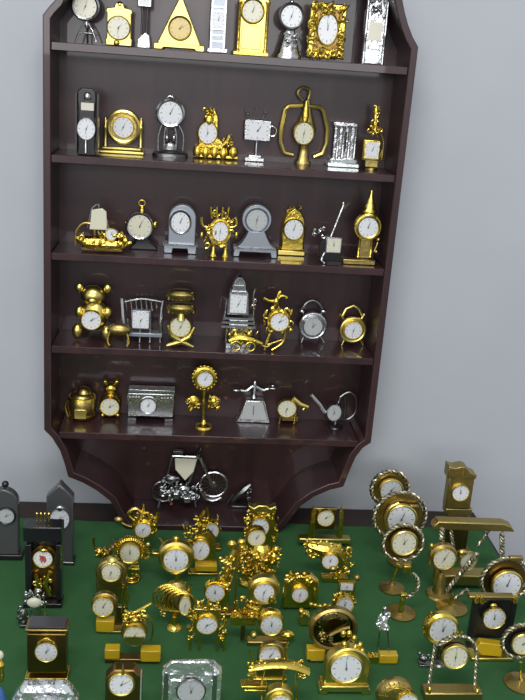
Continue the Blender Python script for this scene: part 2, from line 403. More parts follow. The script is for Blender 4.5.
c.part('ornament', 'silver', c.orn(289, 42, 16, 18, 16, -9, -4, 2)); c.part('finial', 'silver', c.ball(292, 2.5, 2)); c.done()
c = Item('picture_frame_clock', 'rectangular clock in a ruffled gold rococo frame with tall white oval dial', 'clock', 325, 64, 1)
c.part('frame', 'gold', *[c.box(*q, -4, 2) for q in ((327, 13, 32, 6), (325, 61, 32, 6), (311, 37, 6, 50), (341, 38, 6, 50))], bevel=1.2)
c.part('backing', 'bronze', c.box(326, 37, 30, 46, -2, 2))
c.part('scrollwork', 'gold', c.orn(327, 14, 34, 7, 34, -8, -3, 2.8), c.orn(325, 60, 34, 8, 34, -8, -3, 2.8), c.orn(312, 37, 7, 48, 36, -8, -3, 2.8), c.orn(341, 38, 7, 48, 36, -8, -3, 2.8))
c.dial(326.5, 35.5, 9.5, y=-4, rv=14, bez='gold_smooth', ratio=1.15); c.done()
c = Item('tower_clock', 'tall silver openwork tower clock at the right end of the top tier', 'clock', 371, 67, 1)
c.part('body', 'silver', c.poly(371, 65, [(-10, 0), (10, 0), (9.5, 24), (11, 26), (11, 48), (9, 52), (10, 66), (-10, 66), (-9, 52), (-11, 48), (-11, 26), (-9.5, 24)], -5, 4), bevel=1)
c.part('column', 'silver', c.lz(361.5, 65, [(1.8, 0), (1.4, 3), (1.4, 24), (2, 26), (1.6, 30), (1.6, 60), (2.2, 64)], -6)); c.part('column', 'silver', c.lz(380.5, 66, [(1.8, 0), (1.4, 3), (1.4, 24), (2, 26), (1.6, 30), (1.6, 60), (2.2, 64)], -6))
c.part('panel', 'cream_dial', c.box(374, 33, 13, 17, -6, -5)); c.part('ornament', 'silver', c.orn(377, 10, 16, 16, 20, -8, -5, 2)); c.part('plinth', 'crystal', c.box(370.5, 58, 15, 14, -7.5, -5), bevel=1); c.done()
# ---- tier two
c = Item('mantel_clock', 'dark smoked-glass clock with paper label above its dial, left end of second tier', 'clock', 87, 157, 2)
c.part('case', 'dark_metal', c.poly(87, 155, [(-9, 0), (9, 0), (8, 12), (9.5, 26), (7.5, 38), (9, 52), (8.5, 60), (5, 63), (-5, 63), (-8.5, 60), (-9, 52), (-7.5, 38), (-9.5, 26), (-8, 12)], -5, 4), bevel=1)
c.part('glass_side', 'smoke_crystal', c.box(77, 124, 1.5, 56, -6, 4)); c.part('glass_side', 'smoke_crystal', c.box(98, 125, 1.5, 56, -6, 4))
c.dial(87, 129, 8.2, rv=10, y=-6, bez='silver', ratio=1.1); c.part('paper_label', 'label_paper', c.box(88, 107.5, 12, 7, -5.6, -5)); c.part('stem', 'silver', c.lz(86.5, 152, [(1.6, 0), (1, 8), (.6, 12)], -7)); c.part('cap', 'silver', c.ball(88, 98, 4, 5, y=-4)); c.done()
c = Item('swing_frame_clock', 'round gold clock held between two posts on a flat bar base, second tier', 'clock', 122, 152, 2)
c.part('base', 'gold_smooth', c.box(122, 149, 45, 3, -8, 6), c.box(122, 145.5, 39, 2.5, -6, 4), bevel=.7)
for uu, vv in ((105, 144), (141, 145)):
    c.part('post', 'gold_smooth', c.lz(uu, vv, [(2.6, 0), (1.8, 3), (1.8, 17), (2.4, 19), (2.4, 20), (1.2, 23), (1.6, 26), (.3, 29)]))
c.part('rim', 'gold_smooth', c.ring(123.5, 124, 15, 2.6)); c.part('pivot', 'gold', c.tube([(106, 126), (110, 126)], 1), c.tube([(137, 127), (141, 127)], 1))
c.part('backplate', 'antique', c.cyl(123.5, 124, 14, -1, 2)); c.dial(123.5, 124, 10, y=-2.5, bez='gold', ratio=1.1); c.done()
c = Item('skeleton_clock', 'silver clock with round dial raised on thin pillars over a domed dark base', 'clock', 170, 158, 2)
c.dial(170.5, 112, 11.5, y=-4, bez='silver', ratio=1.25)
c.part('base', 'pewter', c.lz(170, 156, [(18, 0), (18, 3), (15, 5), (8, 7), (6.5, 12), (3, 15), (.5, 16)], 0, sy=.55))
for uu in (158, 164, 176, 183):
    c.part('pillar', 'silver', c.tube([(uu, 150, -2), (uu+.5, 135, -2), (uu*.6+170*.4, 122, -2)], .9))
c.part('pendulum', 'silver', c.ball(167, 137, 1.6, 3, y=-4), c.ball(174, 137, 1.6, 3, y=-4), c.tube([(167, 125, -3), (167, 137, -3)], .4)); c.part('top_ring', 'silver', c.ring(170.5, 98, 3.2, .8)); c.done()
c = Item('figure_clock', 'gold clock with seated figure above the dial and rounded barrels along its base', 'clock', 217, 159, 2)
for uu, vv in ((197, 151), (205, 152), (214, 152), (223, 153), (233, 152)):
    c.part('barrel', 'gold', c.lz(uu, vv+6, [(3, 0), (4.6, 3), (4.8, 7), (3.6, 11), (2, 12)], -3))
c.part('base', 'gold', c.box(216, 156, 44, 3, -6, 5), bevel=.6); c.part('body', 'gold', c.poly(209, 149, [(-11, 0), (16, 0), (14, 8), (8, 12), (8, 32), (4, 40), (0, 42), (-5, 36), (-8, 24), (-12, 12)], -3, 4), bevel=1.5)
c.part('figure', 'gold', c.ball(211, 110, 3, 3.6, y=-2), c.ball(209, 120, 5.5, 8, y=-1), c.orn(209, 116, 12, 16, 12, -6, -2, 2)); c.part('horn', 'gold', c.tube([(222, 146, -4), (228, 140, -4), (230, 134, -4)], 2), c.orn(227, 141, 10, 10, 8, -6, -2, 2))
c.dial(207.5, 132, 9, rv=10.3, y=-5, bez='gold', ratio=1.12); c.done()
c = Item('desk_clock', 'silver clock with a wide rectangular white dial and wire aerials, raised on a single stem', 'clock', 254, 161, 2)
c.part('base', 'silver', c.box(254, 158, 20, 4, -7, 5), c.box(254.5, 155, 13, 3, -5, 4), bevel=.7); c.part('stem', 'silver', c.lz(256, 154, [(1.4, 0), (1.2, 14)]))
c.part('case', 'pewter', c.box(257.5, 128.5, 28, 21, -4, 4), bevel=2); c.dial(257.5, 128.5, 12, rv=9, y=-5, square=True, bez='silver', ratio=1.05)
c.part('aerials', 'pewter', c.tube([(247, 118), (245, 106)], .5), c.tube([(254, 117), (257, 105)], .5), c.tube([(263, 118), (266, 107)], .5), c.ball(248, 112, 1.5), c.ball(266, 111, 1.5)); c.part('side_ring', 'silver', c.ring(272, 130, 5, .8)); c.done()
c = Item('handled_clock', 'antique gold clock with two large square-shouldered side handles and a loop on top', 'clock', 303, 166, 2)
c.part('body', 'antique', c.lz(303, 163, [(8, 0), (8, 2), (6, 4), (4.5, 12), (4, 17), (8, 24), (10.5, 34), (7, 46), (4, 54), (2.6, 62), (1.5, 64)], 0, sy=.6))
c.part('stem', 'gold', c.lz(304.5, 122, [(3, 0), (3.8, 8), (2.2, 18), (1.5, 22)], -3)); c.part('loop', 'antique', c.tube([(303, 98), (298, 91), (303, 85), (310, 88), (309, 97)], 1.7))
c.part('handle', 'gold_smooth', c.tube([(303, 103), (289, 104), (285, 107), (281, 125), (280, 140), (283, 150), (285, 152), (293, 154)], 2.4, smooth=False, squash=1.3), label='left square-shouldered handle'); c.part('handle', 'gold_smooth', c.tube([(307, 104), (320, 105), (324, 109), (328, 127), (327, 142), (323, 152), (321, 153), (314, 156)], 2.4, smooth=False, squash=1.3), label='right square-shouldered handle')
c.dial(303, 131, 9.3, y=-8, rv=10.5, bez='gold_smooth', ratio=1.14, m='cream_dial'); c.done()
c = Item('building_clock', 'pale silver temple-shaped miniature with fluted columns and stepped base, second tier', 'clock', 342, 167, 2)
c.part('base', 'crystal', c.box(342, 163.5, 32, 4, -9, 6), c.box(342.5, 159.5, 27, 4, -7, 5), bevel=.6)
c.part('wall', 'silver', c.box(344, 140, 21, 34, -3, 3)); c.part('roof', 'silver', c.box(345, 122.5, 24, 4, -6, 4), bevel=.6)
for uu in (335.5, 341, 347, 353): c.part('column', 'silver', c.lz(uu, 157, [(1.9, 0), (1.4, 2), (1.4, 29), (2, 32)], -5))
c.part('window', 'dark_metal', c.box(344, 140, 4, 20, -3.6, -3)); c.done()
c = Item('violin_clock', 'tall slender gold statuette clock with small square dial, right end of second tier', 'clock', 371, 172, 2)
c.part('neck', 'gold', c.tube([(375, 132, 0), (376, 120, 0), (376.5, 106, 0)], 1.8, smooth=False, rr=[3.4, 2.5, 1.2]), c.orn(376, 116, 6, 18, 16, -4, 0, 1.8), c.orn(374, 134, 11, 16, 16, -5, 0, 2.2))
c.part('case', 'gold', c.box(371, 150, 17, 20, -4, 3), bevel=1); c.dial(371, 150, 6.6, rv=7.6, y=-5, square=True, bez='gold', ratio=1.1)
c.part('bow', 'antique', c.tube([(379, 128, 2), (384, 142, 2), (382, 160, 2)], 1), c.tube([(383, 150, 2), (378, 164, 2)], 1)); c.part('stem', 'antique', c.lz(371, 170, [(6, 0), (6, 2), (2, 3), (1.4, 12)]), c.box(371, 163, 12, 7, -3, 2)); c.done()
# ---- tier three
c = Item('sailing_ship_clock', 'gold boat-shaped clock with ridged hull and pale sail, left end of third tier', 'clock', 102, 250, 3)
c.part('hull', 'gold', c.tube([(77, 238), (88, 243), (104, 244), (118, 245), (131, 243)], 6, smooth=False, rr=[3, 7, 8, 6, 2]), c.orn(104, 238, 44, 12, 26, -9, -4, 3))
c.part('stern_rail', 'antique', c.tube([(76, 246), (77, 232), (84, 224), (93, 226), (95, 236)], 1.5)); c.part('sail', 'cream_dial', c.poly(98, 226, [(-8, -4), (9, -4), (8, 14), (4, 17), (-6, 15)], -2, 1), bevel=.6)
c.part('rigging', 'silver', c.tube([(98, 226), (99, 205)], .8), c.tube([(88, 228), (92, 210), (99, 205)], .5), c.tube([(108, 228), (105, 212)], .5)); c.dial(112, 233, 5.5, y=-8, bez='gold'); c.part('keel', 'bronze', c.box(102, 249, 40, 3, -5, 5), bevel=.6); c.done()
c = Item('pocket_watch_clock', 'pocket-watch clock with pale round dial, gold crown and side lugs above a dark stand', 'clock', 143, 250, 3)
c.dial(140, 225.5, 11.6, y=-4, bez='silver', ratio=1.18, m='cream_dial'); c.part('crown', 'gold', c.lz(142, 213, [(2, 0), (2.6, 3), (1.2, 6)]), c.ring(142, 203, 3, .8))
c.part('lug', 'gold', c.ball(127, 227, 2, 3), c.tube([(129, 226), (125, 222)], 1)); c.part('lug', 'gold', c.ball(155, 225, 2.2, 4), c.tube([(152, 227), (157, 222)], 1))
c.part('stand', 'dark_metal', c.poly(143, 249, [(-14, 0), (15, 0), (12, 4), (6, 8), (4, 14), (-4, 14), (-8, 6)], -4, 5), c.tube([(148, 240), (154, 247)], 1.4), bevel=.8); c.done()
c = Item('mantel_clock', 'arched satin silver clock with a notched plinth, third tier beside the pocket-watch clock', 'clock', 181, 253, 3)
c.part('case', 'satin', c.poly(181.5, 246, arch_pts(27, 42), -6, 4), bevel=1); c.part('plinth', 'satin', c.poly(180, 252, [(-16, 0), (-8, 0), (-7, 5), (7, 5), (8, 0), (16, 0), (16, 9), (-16, 9)], -9, 6), bevel=.7)
c.part('ledge', 'silver', c.box(180.5, 243.5, 34, 1.8, -10, 6)); c.dial(180.5, 221, 9, y=-7, rv=10, bez='silver', ratio=1.2); c.done()
c = Item('mantel_clock', 'spiky gold clock with crown and arms around its white dial, fourth on third tier', 'clock', 218, 257, 3)
c.part('case', 'gold', c.cyl(219.5, 232, 11, -3, 3, 13), c.orn(219, 232, 26, 28, 34, -5, 1, 2.6)); c.part('crown', 'gold', *[c.tube([(uu, 219), (uu+dx, 208)], 1.2) for uu, dx in ((212, -1), (217, 0), (222, 1), (227, 2))], c.orn(219, 214, 16, 7, 10, -4, 1, 2))
c.part('arm', 'gold', c.tube([(209, 228), (203, 226), (202, 218)], 1.4), c.ball(202, 236, 1.6, 4)); c.part('arm', 'gold', c.tube([(230, 228), (236, 226), (235, 218)], 1.4), c.ball(236, 236, 1.6, 4))
c.part('foot', 'gold', c.lz(213, 256, [(3.6, 0), (1.6, 5), (2, 14)])); c.part('foot', 'gold', c.lz(225, 257, [(3.6, 0), (1.6, 5), (2, 14)])); c.dial(220, 231, 7.4, rv=9.4, y=-5, bez='gold', ratio=1.12); c.done()
c = Item('balloon_clock', 'satin silver clock whose round dial sits on a wide concave-sided foot', 'clock', 254, 257, 3)
c.part('base', 'satin', c.poly(254.5, 256, [(-22, 0), (-16, 0), (-15, 5), (15, 5), (16, 0), (22, 0), (21, 8), (14, 14), (10, 21), (8, 26), (-8, 26), (-10, 21), (-14, 14), (-21, 8)], -8, 5), bevel=.8)
c.part('case', 'satin', c.cyl(256.5, 219, 14.5, -5, 4), bevel=.6); c.part('ledge', 'silver', c.box(254, 247, 42, 2, -9, 5)); c.dial(256.5, 219, 10.3, y=-6, bez='satin', ratio=1.15, m='grey_dial'); c.done()
c = Item('mantel_clock', 'domed gold beehive-shaped clock with leafy crest and round white dial, third tier', 'clock', 291, 254, 3)
c.part('case', 'gold', c.poly(291.5, 249, [(-12, 0), (12, 0), (11, 8), (12, 22), (10, 32), (6, 39), (0, 43), (-6, 39), (-10, 32), (-12, 22), (-11, 8)], -6, 4), bevel=1.2); c.part('crest', 'gold', c.orn(293, 212, 14, 12, 18, -7, 0, 2.2))
c.part('base', 'gold_smooth', c.box(290.5, 251.5, 28, 5, -8, 5), bevel=.8); c.dial(293, 227.5, 9.4, y=-7, rv=10, bez='gold_smooth', ratio=1.15); c.done()
c = Item('stick_clock', 'small dark clock with square dial and long silver stick slanting up, third tier', 'clock', 329, 262, 3)
c.dial(333, 245, 6.6, rv=6.6, y=-4, square=True, bez='silver', ratio=1.1, m='cream_dial'); c.part('stand', 'dark_metal', c.poly(330, 261, [(-12, 0), (10, 0), (10, 14), (4, 24), (-6, 26), (-12, 16)], -3, 4), bevel=1)
c.part('stick', 'silver', c.tube([(327, 245, -3), (334, 228, -3), (343, 206, -2)], 1.1), c.ball(343, 205, 1.5, 2.5)); c.part('ornament', 'silver', c.orn(318, 234, 12, 12, 12, -4, 2, 1.8)); c.part('chain', 'silver', c.tube([(324, 252, -4), (321, 259, -5), (324, 262, -6)], 1)); c.done()
c = Item('pagoda_clock', 'gold pagoda clock with tapering striped spire above a round dial on column legs, third tier', 'clock', 360, 264, 3)
c.part('spire', 'gold', c.lz(369, 218, [(9, 0), (9, 2), (7, 4), (7.5, 6), (5, 9), (5.5, 11), (3.4, 14), (3.6, 16), (1.6, 20), (.6, 26)], 0, sy=.6)); c.part('case', 'gold', c.cyl(367, 227, 13, -4, 3)); c.dial(367, 227, 9.6, y=-5, bez='gold_smooth', ratio=1.22)
for uu in (357, 369): c.part('column', 'gold', c.lz(uu+1, 257, [(2.4, 0), (1.4, 2), (1.4, 18), (2.4, 20)]))
c.part('panel', 'antique', c.box(364, 249, 12, 18, 0, 3)); c.part('side_scroll', 'antique', c.ball(378, 240, 2.6), c.tube([(374, 252), (378, 242)], 1), c.ball(376, 252, 2.2)); c.part('base', 'antique', c.box(358, 261, 32, 5, -7, 5), bevel=.8); c.done()
# ---- tier four
c = Item('teddy_bear_clock', 'shiny gold teddy bear with white dial on its belly, left end of fourth tier', 'clock', 94, 334, 4)
c.part('body', 'gold_smooth', c.ball(94, 315, 14, 16, 9)); c.part('head', 'gold_smooth', c.ball(93, 296, 12, 10.5, 9)); 
for uu in (79.5, 107.5): c.part('ear', 'gold_smooth', c.ball(uu, 288 if uu < 90 else 289, 4.2, 5, 3))
c.part('muzzle', 'gold_smooth', c.ball(93, 299, 5, 4, 4, -7)); c.part('arm', 'gold_smooth', c.ball(80, 311, 4.5, 6.5, 4.5, -4)); c.part('arm', 'gold_smooth', c.ball(108, 312, 4.5, 6.5, 4.5, -4))
c.part('leg', 'gold_smooth', c.ball(78, 330, 5.5, 8, 5, -4)); c.part('leg', 'gold_smooth', c.ball(107, 332, 5.5, 8, 5, -4)); c.dial(92.5, 317.5, 9.2, y=-10, bez='gold', ratio=1.1, depth=5); c.done()
c = Item('miniature_table_clock', 'little dull gold four-legged miniature standing in front of the silver square-dial clock, fourth tier', 'clock', 120, 346, 4, y=.03)
c.part('top', 'antique', c.ball(119, 330, 12, 7, 6), bevel=0); c.part('leg', 'gold', c.tube([(110, 331, -3), (108, 340, -4), (110, 344, -5)], 1)); c.part('leg', 'gold', c.tube([(127, 333, -3), (129, 341, -4), (127, 345, -5)], 1)); c.part('leg', 'bronze', c.tube([(114, 333, 4), (113, 343, 5)], .9)); c.part('leg', 'bronze', c.tube([(124, 333, 4), (124, 344, 5)], .9)); c.done()
c = Item('bench_clock', 'silver garden-bench shaped clock with spindled back rail and square white dial', 'clock', 144, 341, 4, y=.066)
c.part('back_rail', 'silver', *[c.tube([(uu, 312, 2), (uu-1.5, 299+abs(uu-142)*.1, 2)], .8) for uu in range(127, 162, 5)], c.tube([(125, 303, 2), (142, 300, 2), (161, 303, 2)], 1)); c.part('seat', 'satin', c.box(144, 333, 36, 4, -8, 5), bevel=.6)
c.part('armrest', 'silver', c.tube([(125, 334, -6), (124, 318, -6), (122, 300, 2)], 1.6)); c.part('armrest', 'silver', c.tube([(161, 334, -6), (161, 318, -6), (163, 302, 2)], 1.6))
for uu in (128, 140, 150, 160): c.part('leg', 'silver', c.lz(uu, 341, [(1.3, 0), (1.1, 8), (1.1, 24)], -5))
c.part('case', 'satin', c.box(141, 319, 19, 19, -5, 2), bevel=.8); c.dial(141, 319, 7.8, y=-6, square=True, bez='silver', ratio=1.06); c.done()
c = Item('stacked_cap_clock', 'gold clock with two stacked fluted caps over a round dial and a crossed curved foot', 'clock', 180, 348, 4)
for vv in (297, 310): c.part('fluted_cap', 'antique', c.lz(181, vv+5, [(11, 0), (14, 3), (14.5, 6), (11, 9), (8, 10)], 0, sy=.6), *[c.tube([(181+q, vv+4, -7+abs(q)*.25), (181+q*.9, vv-3, -6+abs(q)*.25)], 1.1) for q in range(-12, 13, 4)])
c.part('spire', 'gold_smooth', c.lz(181, 320, [(4, 0), (3.4, 3), (2, 8), (.5, 10)], -5)); c.dial(180.5, 327, 9.4, y=-5, bez='gold_smooth', ratio=1.12, m='cream_dial')
c.part('crossed_foot', 'gold_smooth', c.tube([(168, 327), (172, 337), (182, 343), (193, 348)], 2.6, rr=[1, 3, 3, 1.5]), c.tube([(194, 329), (189, 338), (180, 343), (167, 347)], 2.6, rr=[1, 3, 3, 1.5])); c.done()
c = Item('lighthouse_clock', 'silver tapering tower clock with ribbed base and square white face, fourth tier', 'clock', 238, 347, 4, y=.068)
c.part('tower', 'silver', c.poly(237.5, 314, [(-11, 0), (11, 0), (9, 22), (6, 26), (6, 30), (4.5, 34), (1.5, 38), (-1.5, 38), (-4.5, 34), (-6, 30), (-6, 26), (-9, 22)], -6, 5), bevel=.8)
c.dial(238, 303, 7.8, rv=8.6, y=-7, square=True, bez='satin', ratio=1.06); c.part('ribbed_base', 'silver', c.box(238, 344, 24, 5, -6, 5), c.box(238, 330, 18, 22, -4, 4), *[c.box(238, v_, 33-i*2, 2.4, -9, 6) for i, v_ in enumerate((325, 321, 317))], *[c.lz(226+i*4, 341, [(1.3, 0), (1.3, 15)], -6, 8) for i in range(7)]); c.part('cornice', 'silver', c.box(238, 292, 15, 2, -8, 6), c.box(238, 286, 11, 2, -7, 5))
c.part('railing', 'silver', c.tube([(224, 322), (227, 300)], .8)); c.part('railing', 'silver', c.tube([(254, 324), (253, 300), (255, 290)], .8), c.orn(254, 312, 4, 22, 8, -3, 3, 1.4)); c.done()
c = Item('carriage_miniature', 'low gold miniature of lumpy figures in front of the silver tower, fourth tier', 'ornament', 243, 351, 4, y=.03)
c.part('body', 'gold', c.tube([(229, 341), (240, 338), (252, 340), (262, 344)], 3, smooth=False, rr=[2.5, 5, 4, 2]), c.orn(242, 338, 30, 12, 20, -5, 2, 2.4)); c.part('wheel', 'gold', c.ring(236, 345, 4.5, 1, -3)); c.part('wheel', 'gold', c.ring(250, 346, 4.5, 1, -3)); c.part('pole', 'antique', c.tube([(258, 343), (266, 347), (272, 343)], 1)); c.done()
c = Item('eagle_clock', 'ornate gold clock with a spread-winged bird perched over its white dial, fourth tier', 'clock', 278, 351, 4)
c.part('bird', 'gold', c.ball(276, 303, 3, 5), c.tube([(264, 299), (270, 302), (276, 301), (282, 297), (287, 299)], 1.6), c.tube([(276, 304), (279, 295), (281, 293)], 1.8)); c.part('case', 'gold', c.cyl(278.5, 320, 11, -3, 3), c.orn(278, 320, 28, 24, 34, -5, 1, 2.6)); c.dial(279, 321, 8.6, y=-5, bez='gold', ratio=1.14)
c.part('stand', 'gold', c.tube([(272, 330), (267, 342), (265, 350)], 1.6), c.tube([(285, 330), (283, 342), (272, 350)], 1.4), c.tube([(267, 345), (282, 340)], 1.1)); c.done()
def alarm(label, u, v, R, mtl, dm, base, hand, bells):
    c = Item('alarm_clock', label, 'clock', u, base, 4)
    c.part('case', mtl, c.cyl(u, v, R*.97, -3, 4)); c.part('rim', mtl, c.ring(u, v, R*.94, 1.8, -3)); c.dial(u, v, R*.68, y=-4.2, bez=mtl, ratio=1.1, m=dm)
    for sg in (-1, 1):
        c.part('leg', mtl, c.tube([(u+sg*R*.6, v+R*.75), (u+sg*R*.85, base)], 1)); a = .62
        if bells: c.part('bell', mtl, c.ball(u+sg*R*.8, v-R*1.05, 3.6, 3, 3.6)); c.part('bell_post', mtl, c.tube([(u+sg*R*.6, v-R*.75), (u+sg*R*.8, v-R*1.05)], .8))
        else: c.part('bell_post', mtl, c.tube([(u+sg*R*.62, v-R*.7), (u+sg*R*.95, v-R*1.2)], 1.2))
    c.part('handle', mtl if not bells else 'pewter', c.tube([(u-R*.8, v-R*1.05), (u-R*.5, v-R*1.6), (u+hand, v-R*1.85), (u+R*.5, v-R*1.6), (u+R*.8, v-R*1.05)], 1.3 if bells else 1.5, smooth=bells)); c.done()
alarm('silver twin-bell alarm clock with round white dial, fourth tier next to the gold one', 312.5, 325, 13.5, 'silver', 'grey_dial', 343, 0, True)
alarm('gold alarm clock with a pointed wire handle, right end of the fourth tier', 352.5, 329, 12.8, 'gold_smooth', 'white_dial', 345, 1, False)
# ---- tier five
c = Item('barrel_clock', 'gold barrel-shaped drum with hoops, left end of the fifth tier', 'clock', 82, 419, 5)
c.part('barrel', 'antique', c.lz(82, 417, [(9, 0), (12, 4), (14, 12), (13.5, 20), (11, 26), (8, 28)])); c.part('hoop', 'gold', c.lz(82, 417, [(11.8, 2), (12.6, 3), (13.2, 5), (12, 5.4)])); c.part('hoop', 'gold', c.lz(82, 417, [(12.8, 20), (14.2, 21), (13.6, 24), (12, 24.2)])); c.part('side_handle', 'gold', c.tube([(69, 398), (65, 405), (68, 416)], 1.2)); c.part('plaque', 'gold_smooth', c.box(82, 408, 12, 10, -15, -13), bevel=.6); c.part('lid', 'antique', c.lz(84, 391, [(8, 0), (6, 4), (2, 6)])); c.done()
c = Item('teddy_bear_clock', 'small gold bear-headed clock with pale round dial, fifth tier beside the gold barrel', 'clock', 110, 417, 5)
c.part('head', 'gold', c.ball(111, 387, 7, 6)); c.part('ear', 'gold', c.ball(105, 381, 2.4)); c.part('ear', 'gold', c.ball(117, 381, 2.4)); c.part('body', 'gold', c.ball(110.5, 403, 11, 12, 7)); c.dial(110.5, 403.5, 9, y=-8, bez='gold', ratio=1.12, m='cream_dial', depth=4); c.part('foot', 'gold', c.ball(103, 413, 3, 3, 4, -4)); c.part('foot', 'gold', c.ball(118, 413, 3, 3, 4, -4)); c.done()
c = Item('radio_clock', 'wide silver radio-shaped clock with ribbed grilles either side of the dial, fifth tier', 'clock', 150, 418, 5)
c.part('case', 'silver', c.box(151, 403, 47, 26, -6, 6), bevel=1.5); c.part('top_rail', 'silver', c.box(152, 389, 46, 3.5, -7, 6), bevel=.5, label='ribbed silver top rail'); c.part('grille', 'silver', *[c.box(130+i*3, 404, 1.4, 20, -7.2, -6) for i in range(4)]); c.part('grille', 'silver', *[c.box(162+i*3, 405, 1.4, 20, -7.2, -6) for i in range(4)])
c.dial(148.5, 403, 7.6, y=-7, bez='silver', ratio=1.2); c.part('foot', 'pewter', c.box(132, 417, 8, 3, -6, 5)); c.part('foot', 'pewter', c.box(169, 418, 8, 3, -6, 5)); c.done()
c = Item('sunburst_clock', 'gold flower-headed clock with petalled rim on a stem above two curled leaves, fifth tier', 'clock', 204, 428, 5)
c.part('petal_rim', 'gold', c.ring(204.5, 378, 9.5, 2.6, 0), *[c.ball(204.5+11.5*math.cos(i*math.pi/10), 378+11.5*math.sin(i*math.pi/10), 1.9, 1.9, 1.9) for i in range(20)]); c.part('backplate', 'gold', c.cyl(204.5, 378, 9, -1, 3)); c.dial(205, 378.5, 7.4, y=-3, bez='gold_smooth', ratio=1.12)
c.part('stem', 'gold', c.tube([(204, 390), (203.5, 408), (203, 425)], 1.6)); c.part('leaf', 'gold', c.ball(193, 402, 6.5, 7.5, 4), c.orn(193, 402, 12, 14, 10, -5, -2, 2.4)); c.part('leaf', 'gold', c.ball(214, 402, 6.5, 7.5, 4), c.orn(214, 402, 12, 14, 10, -5, -2, 2.4)); c.part('foot', 'gold', c.lz(203.5, 427, [(9, 0), (8, 2), (3, 4), (1.5, 8)])); c.done()
c = Item('telephone_clock', 'silver cradle-telephone clock with a sloping white face, fifth tier', 'clock', 252, 421, 5)
c.part('body', 'silver', c.poly(253, 419, [(-18, 0), (18, 0), (16, 4), (10, 24), (-9, 24), (-15, 4)], -7, 6), bevel=1); d = c.part('dial', 'grey_dial', c.poly(253, 415, [(-13.5, 0), (13.5, 0), (8.5, 18), (-8, 18)], -8, -7)); c.part('hands', 'ink', c.box(253, 406, .7, 10, -8.5, -8), parent=d)
c.part('handset', 'silver', c.tube([(236, 387), (246, 389), (254, 384), (264, 388), (274, 384)], 1.8), c.ball(236, 388, 5, 2.6, 4), c.ball(273, 386, 5, 2.6, 4)); c.part('cradle', 'silver', c.lz(254, 396, [(3, 0), (1.5, 4), (2.4, 14), (1, 18)])); c.done()
c = Item('band_clock', 'pale round clock with slanting gold band at upper right and thin legs, fifth tier', 'clock', 289, 425, 5)
c.dial(286.5, 407, 8.8, y=-4, bez='gold_smooth', ratio=1.12, m='cream_dial'); c.part('band', 'gold_smooth', c.tube([(293, 397, -2), (300, 403, -2), (308, 406, -2)], 2.6, rr=[2.6, 3, 2.4])); c.part('leg', 'antique', c.tube([(281, 414), (279, 424)], 1)); c.part('leg', 'gold', c.tube([(296, 413), (294, 424)], 1.2)); c.part('leg', 'gold', c.tube([(307, 405), (303, 410)], 1.2)); c.part('rear_box', 'bronze', c.box(290, 419, 18, 6, 0, 5), bevel=1); c.done()  # bronze box sits low behind the dial
c = Item('hoop_handle_clock', 'small silver clock between slanting bar and curved hoop, right end of fifth tier', 'clock', 336, 426, 5)
c.dial(333.5, 411, 7, rv=8.6, y=-4, bez='pewter', ratio=1.12, m='grey_dial'); c.part('bar', 'silver', c.box(319, 403, .1, .1, -.1, .1), c.tube([(311, 394, -2), (319, 403, -2), (325, 412, -2)], 2.2, smooth=False)); c.part('link', 'silver', c.tube([(325, 412), (330, 414)], 1)); c.part('hoop', 'pewter', c.tube([(340, 397), (349, 392), (356, 398), (356, 411), (350, 418), (345, 418), (346, 404), (345, 397)], 1.1)); c.part('stem', 'silver', c.tube([(336, 418), (335, 426)], 1.3)); c.part('foot', 'dark_metal', c.lz(335, 427, [(8, 0), (7, 1.6), (2, 3)])); c.part('crossbar', 'silver', c.tube([(338, 404), (341, 396)], .9)); c.done()
# ---- bottom of the shelf
c = Item('motorcycle_clock', 'silver motorcycle model with spoked front wheel and shield-shaped face, bottom ledge of the shelf', 'model vehicle', 190, 506, 6, y=.05)
def wheel(u, v, R, m='silver'):
    w_ = c.part('wheel', m, c.ring(u, v, R, 1.5, 0)); c.part('spokes', m, *[c.tube([(u, v), (u+R*math.cos(i*math.pi/8), v+R*math.sin(i*math.pi/8))], .35, n=5) for i in range(16)], c.lay(u, v, [(2.4, -2), (2.4, 2)], n=10), parent=w_)
wheel(214, 484, 13.5); wheel(163, 491, 11, 'pewter')
c.part('fork', 'silver', c.tube([(199, 455, -3), (206, 470, -3), (213, 484, -3)], 1.3), c.tube([(199, 455, 3), (206, 470, 3), (213, 484, 3)], 1.3)); c.part('handlebar', 'silver', c.tube([(201, 452, -8), (198, 455, -4), (198, 455, 4), (201, 451, 8)], 1.1))
c.part('shield', 'cream_dial', c.poly(185, 478, [(0, 0), (8, 10), (11, 24), (-11, 24), (-10, 12)], -5, -3.5), bevel=.4, label='cream shield-shaped face'); c.part('frame', 'silver', c.tube([(198, 456), (190, 480), (180, 492), (165, 490)], 1.5, smooth=False), c.tube([(172, 455), (166, 478), (162, 488)], 1.2), c.tube([(172, 455), (196, 456)], 1.3)); c.part('engine', 'silver', c.ball(183, 489, 8, 6, 5), c.orn(180, 491, 36, 14, 44, -9, 3, 2.8)); c.part('tank', 'silver', c.box(176, 491, 6, 7, -12, -5), bevel=1); c.part('tank', 'silver', c.box(187, 495, 7, 6, -12, -5), bevel=1); c.part('fender', 'silver', c.tube([(201, 489, -2), (206, 497, -2), (214, 499.5, -2), (222, 496, -2)], 1.8)); c.part('seat', 'pewter', c.ball(172, 478, 8, 5, 5), c.orn(170, 480, 14, 12, 10, -5, 2, 2.2)); c.part('windscreen', 'pewter', c.box(178, 451, 10, 4, -3, 2), bevel=.6); c.part('tail_lamp', 'red', c.ball(171, 501, 1.6, y=-6)); c.part('stand', 'silver', c.tube([(160, 496, -4), (158, 505, -6)], 1.2)); c.part('stand', 'silver', c.tube([(194, 493, -4), (196, 504, -6)], 1.2)); c.done()
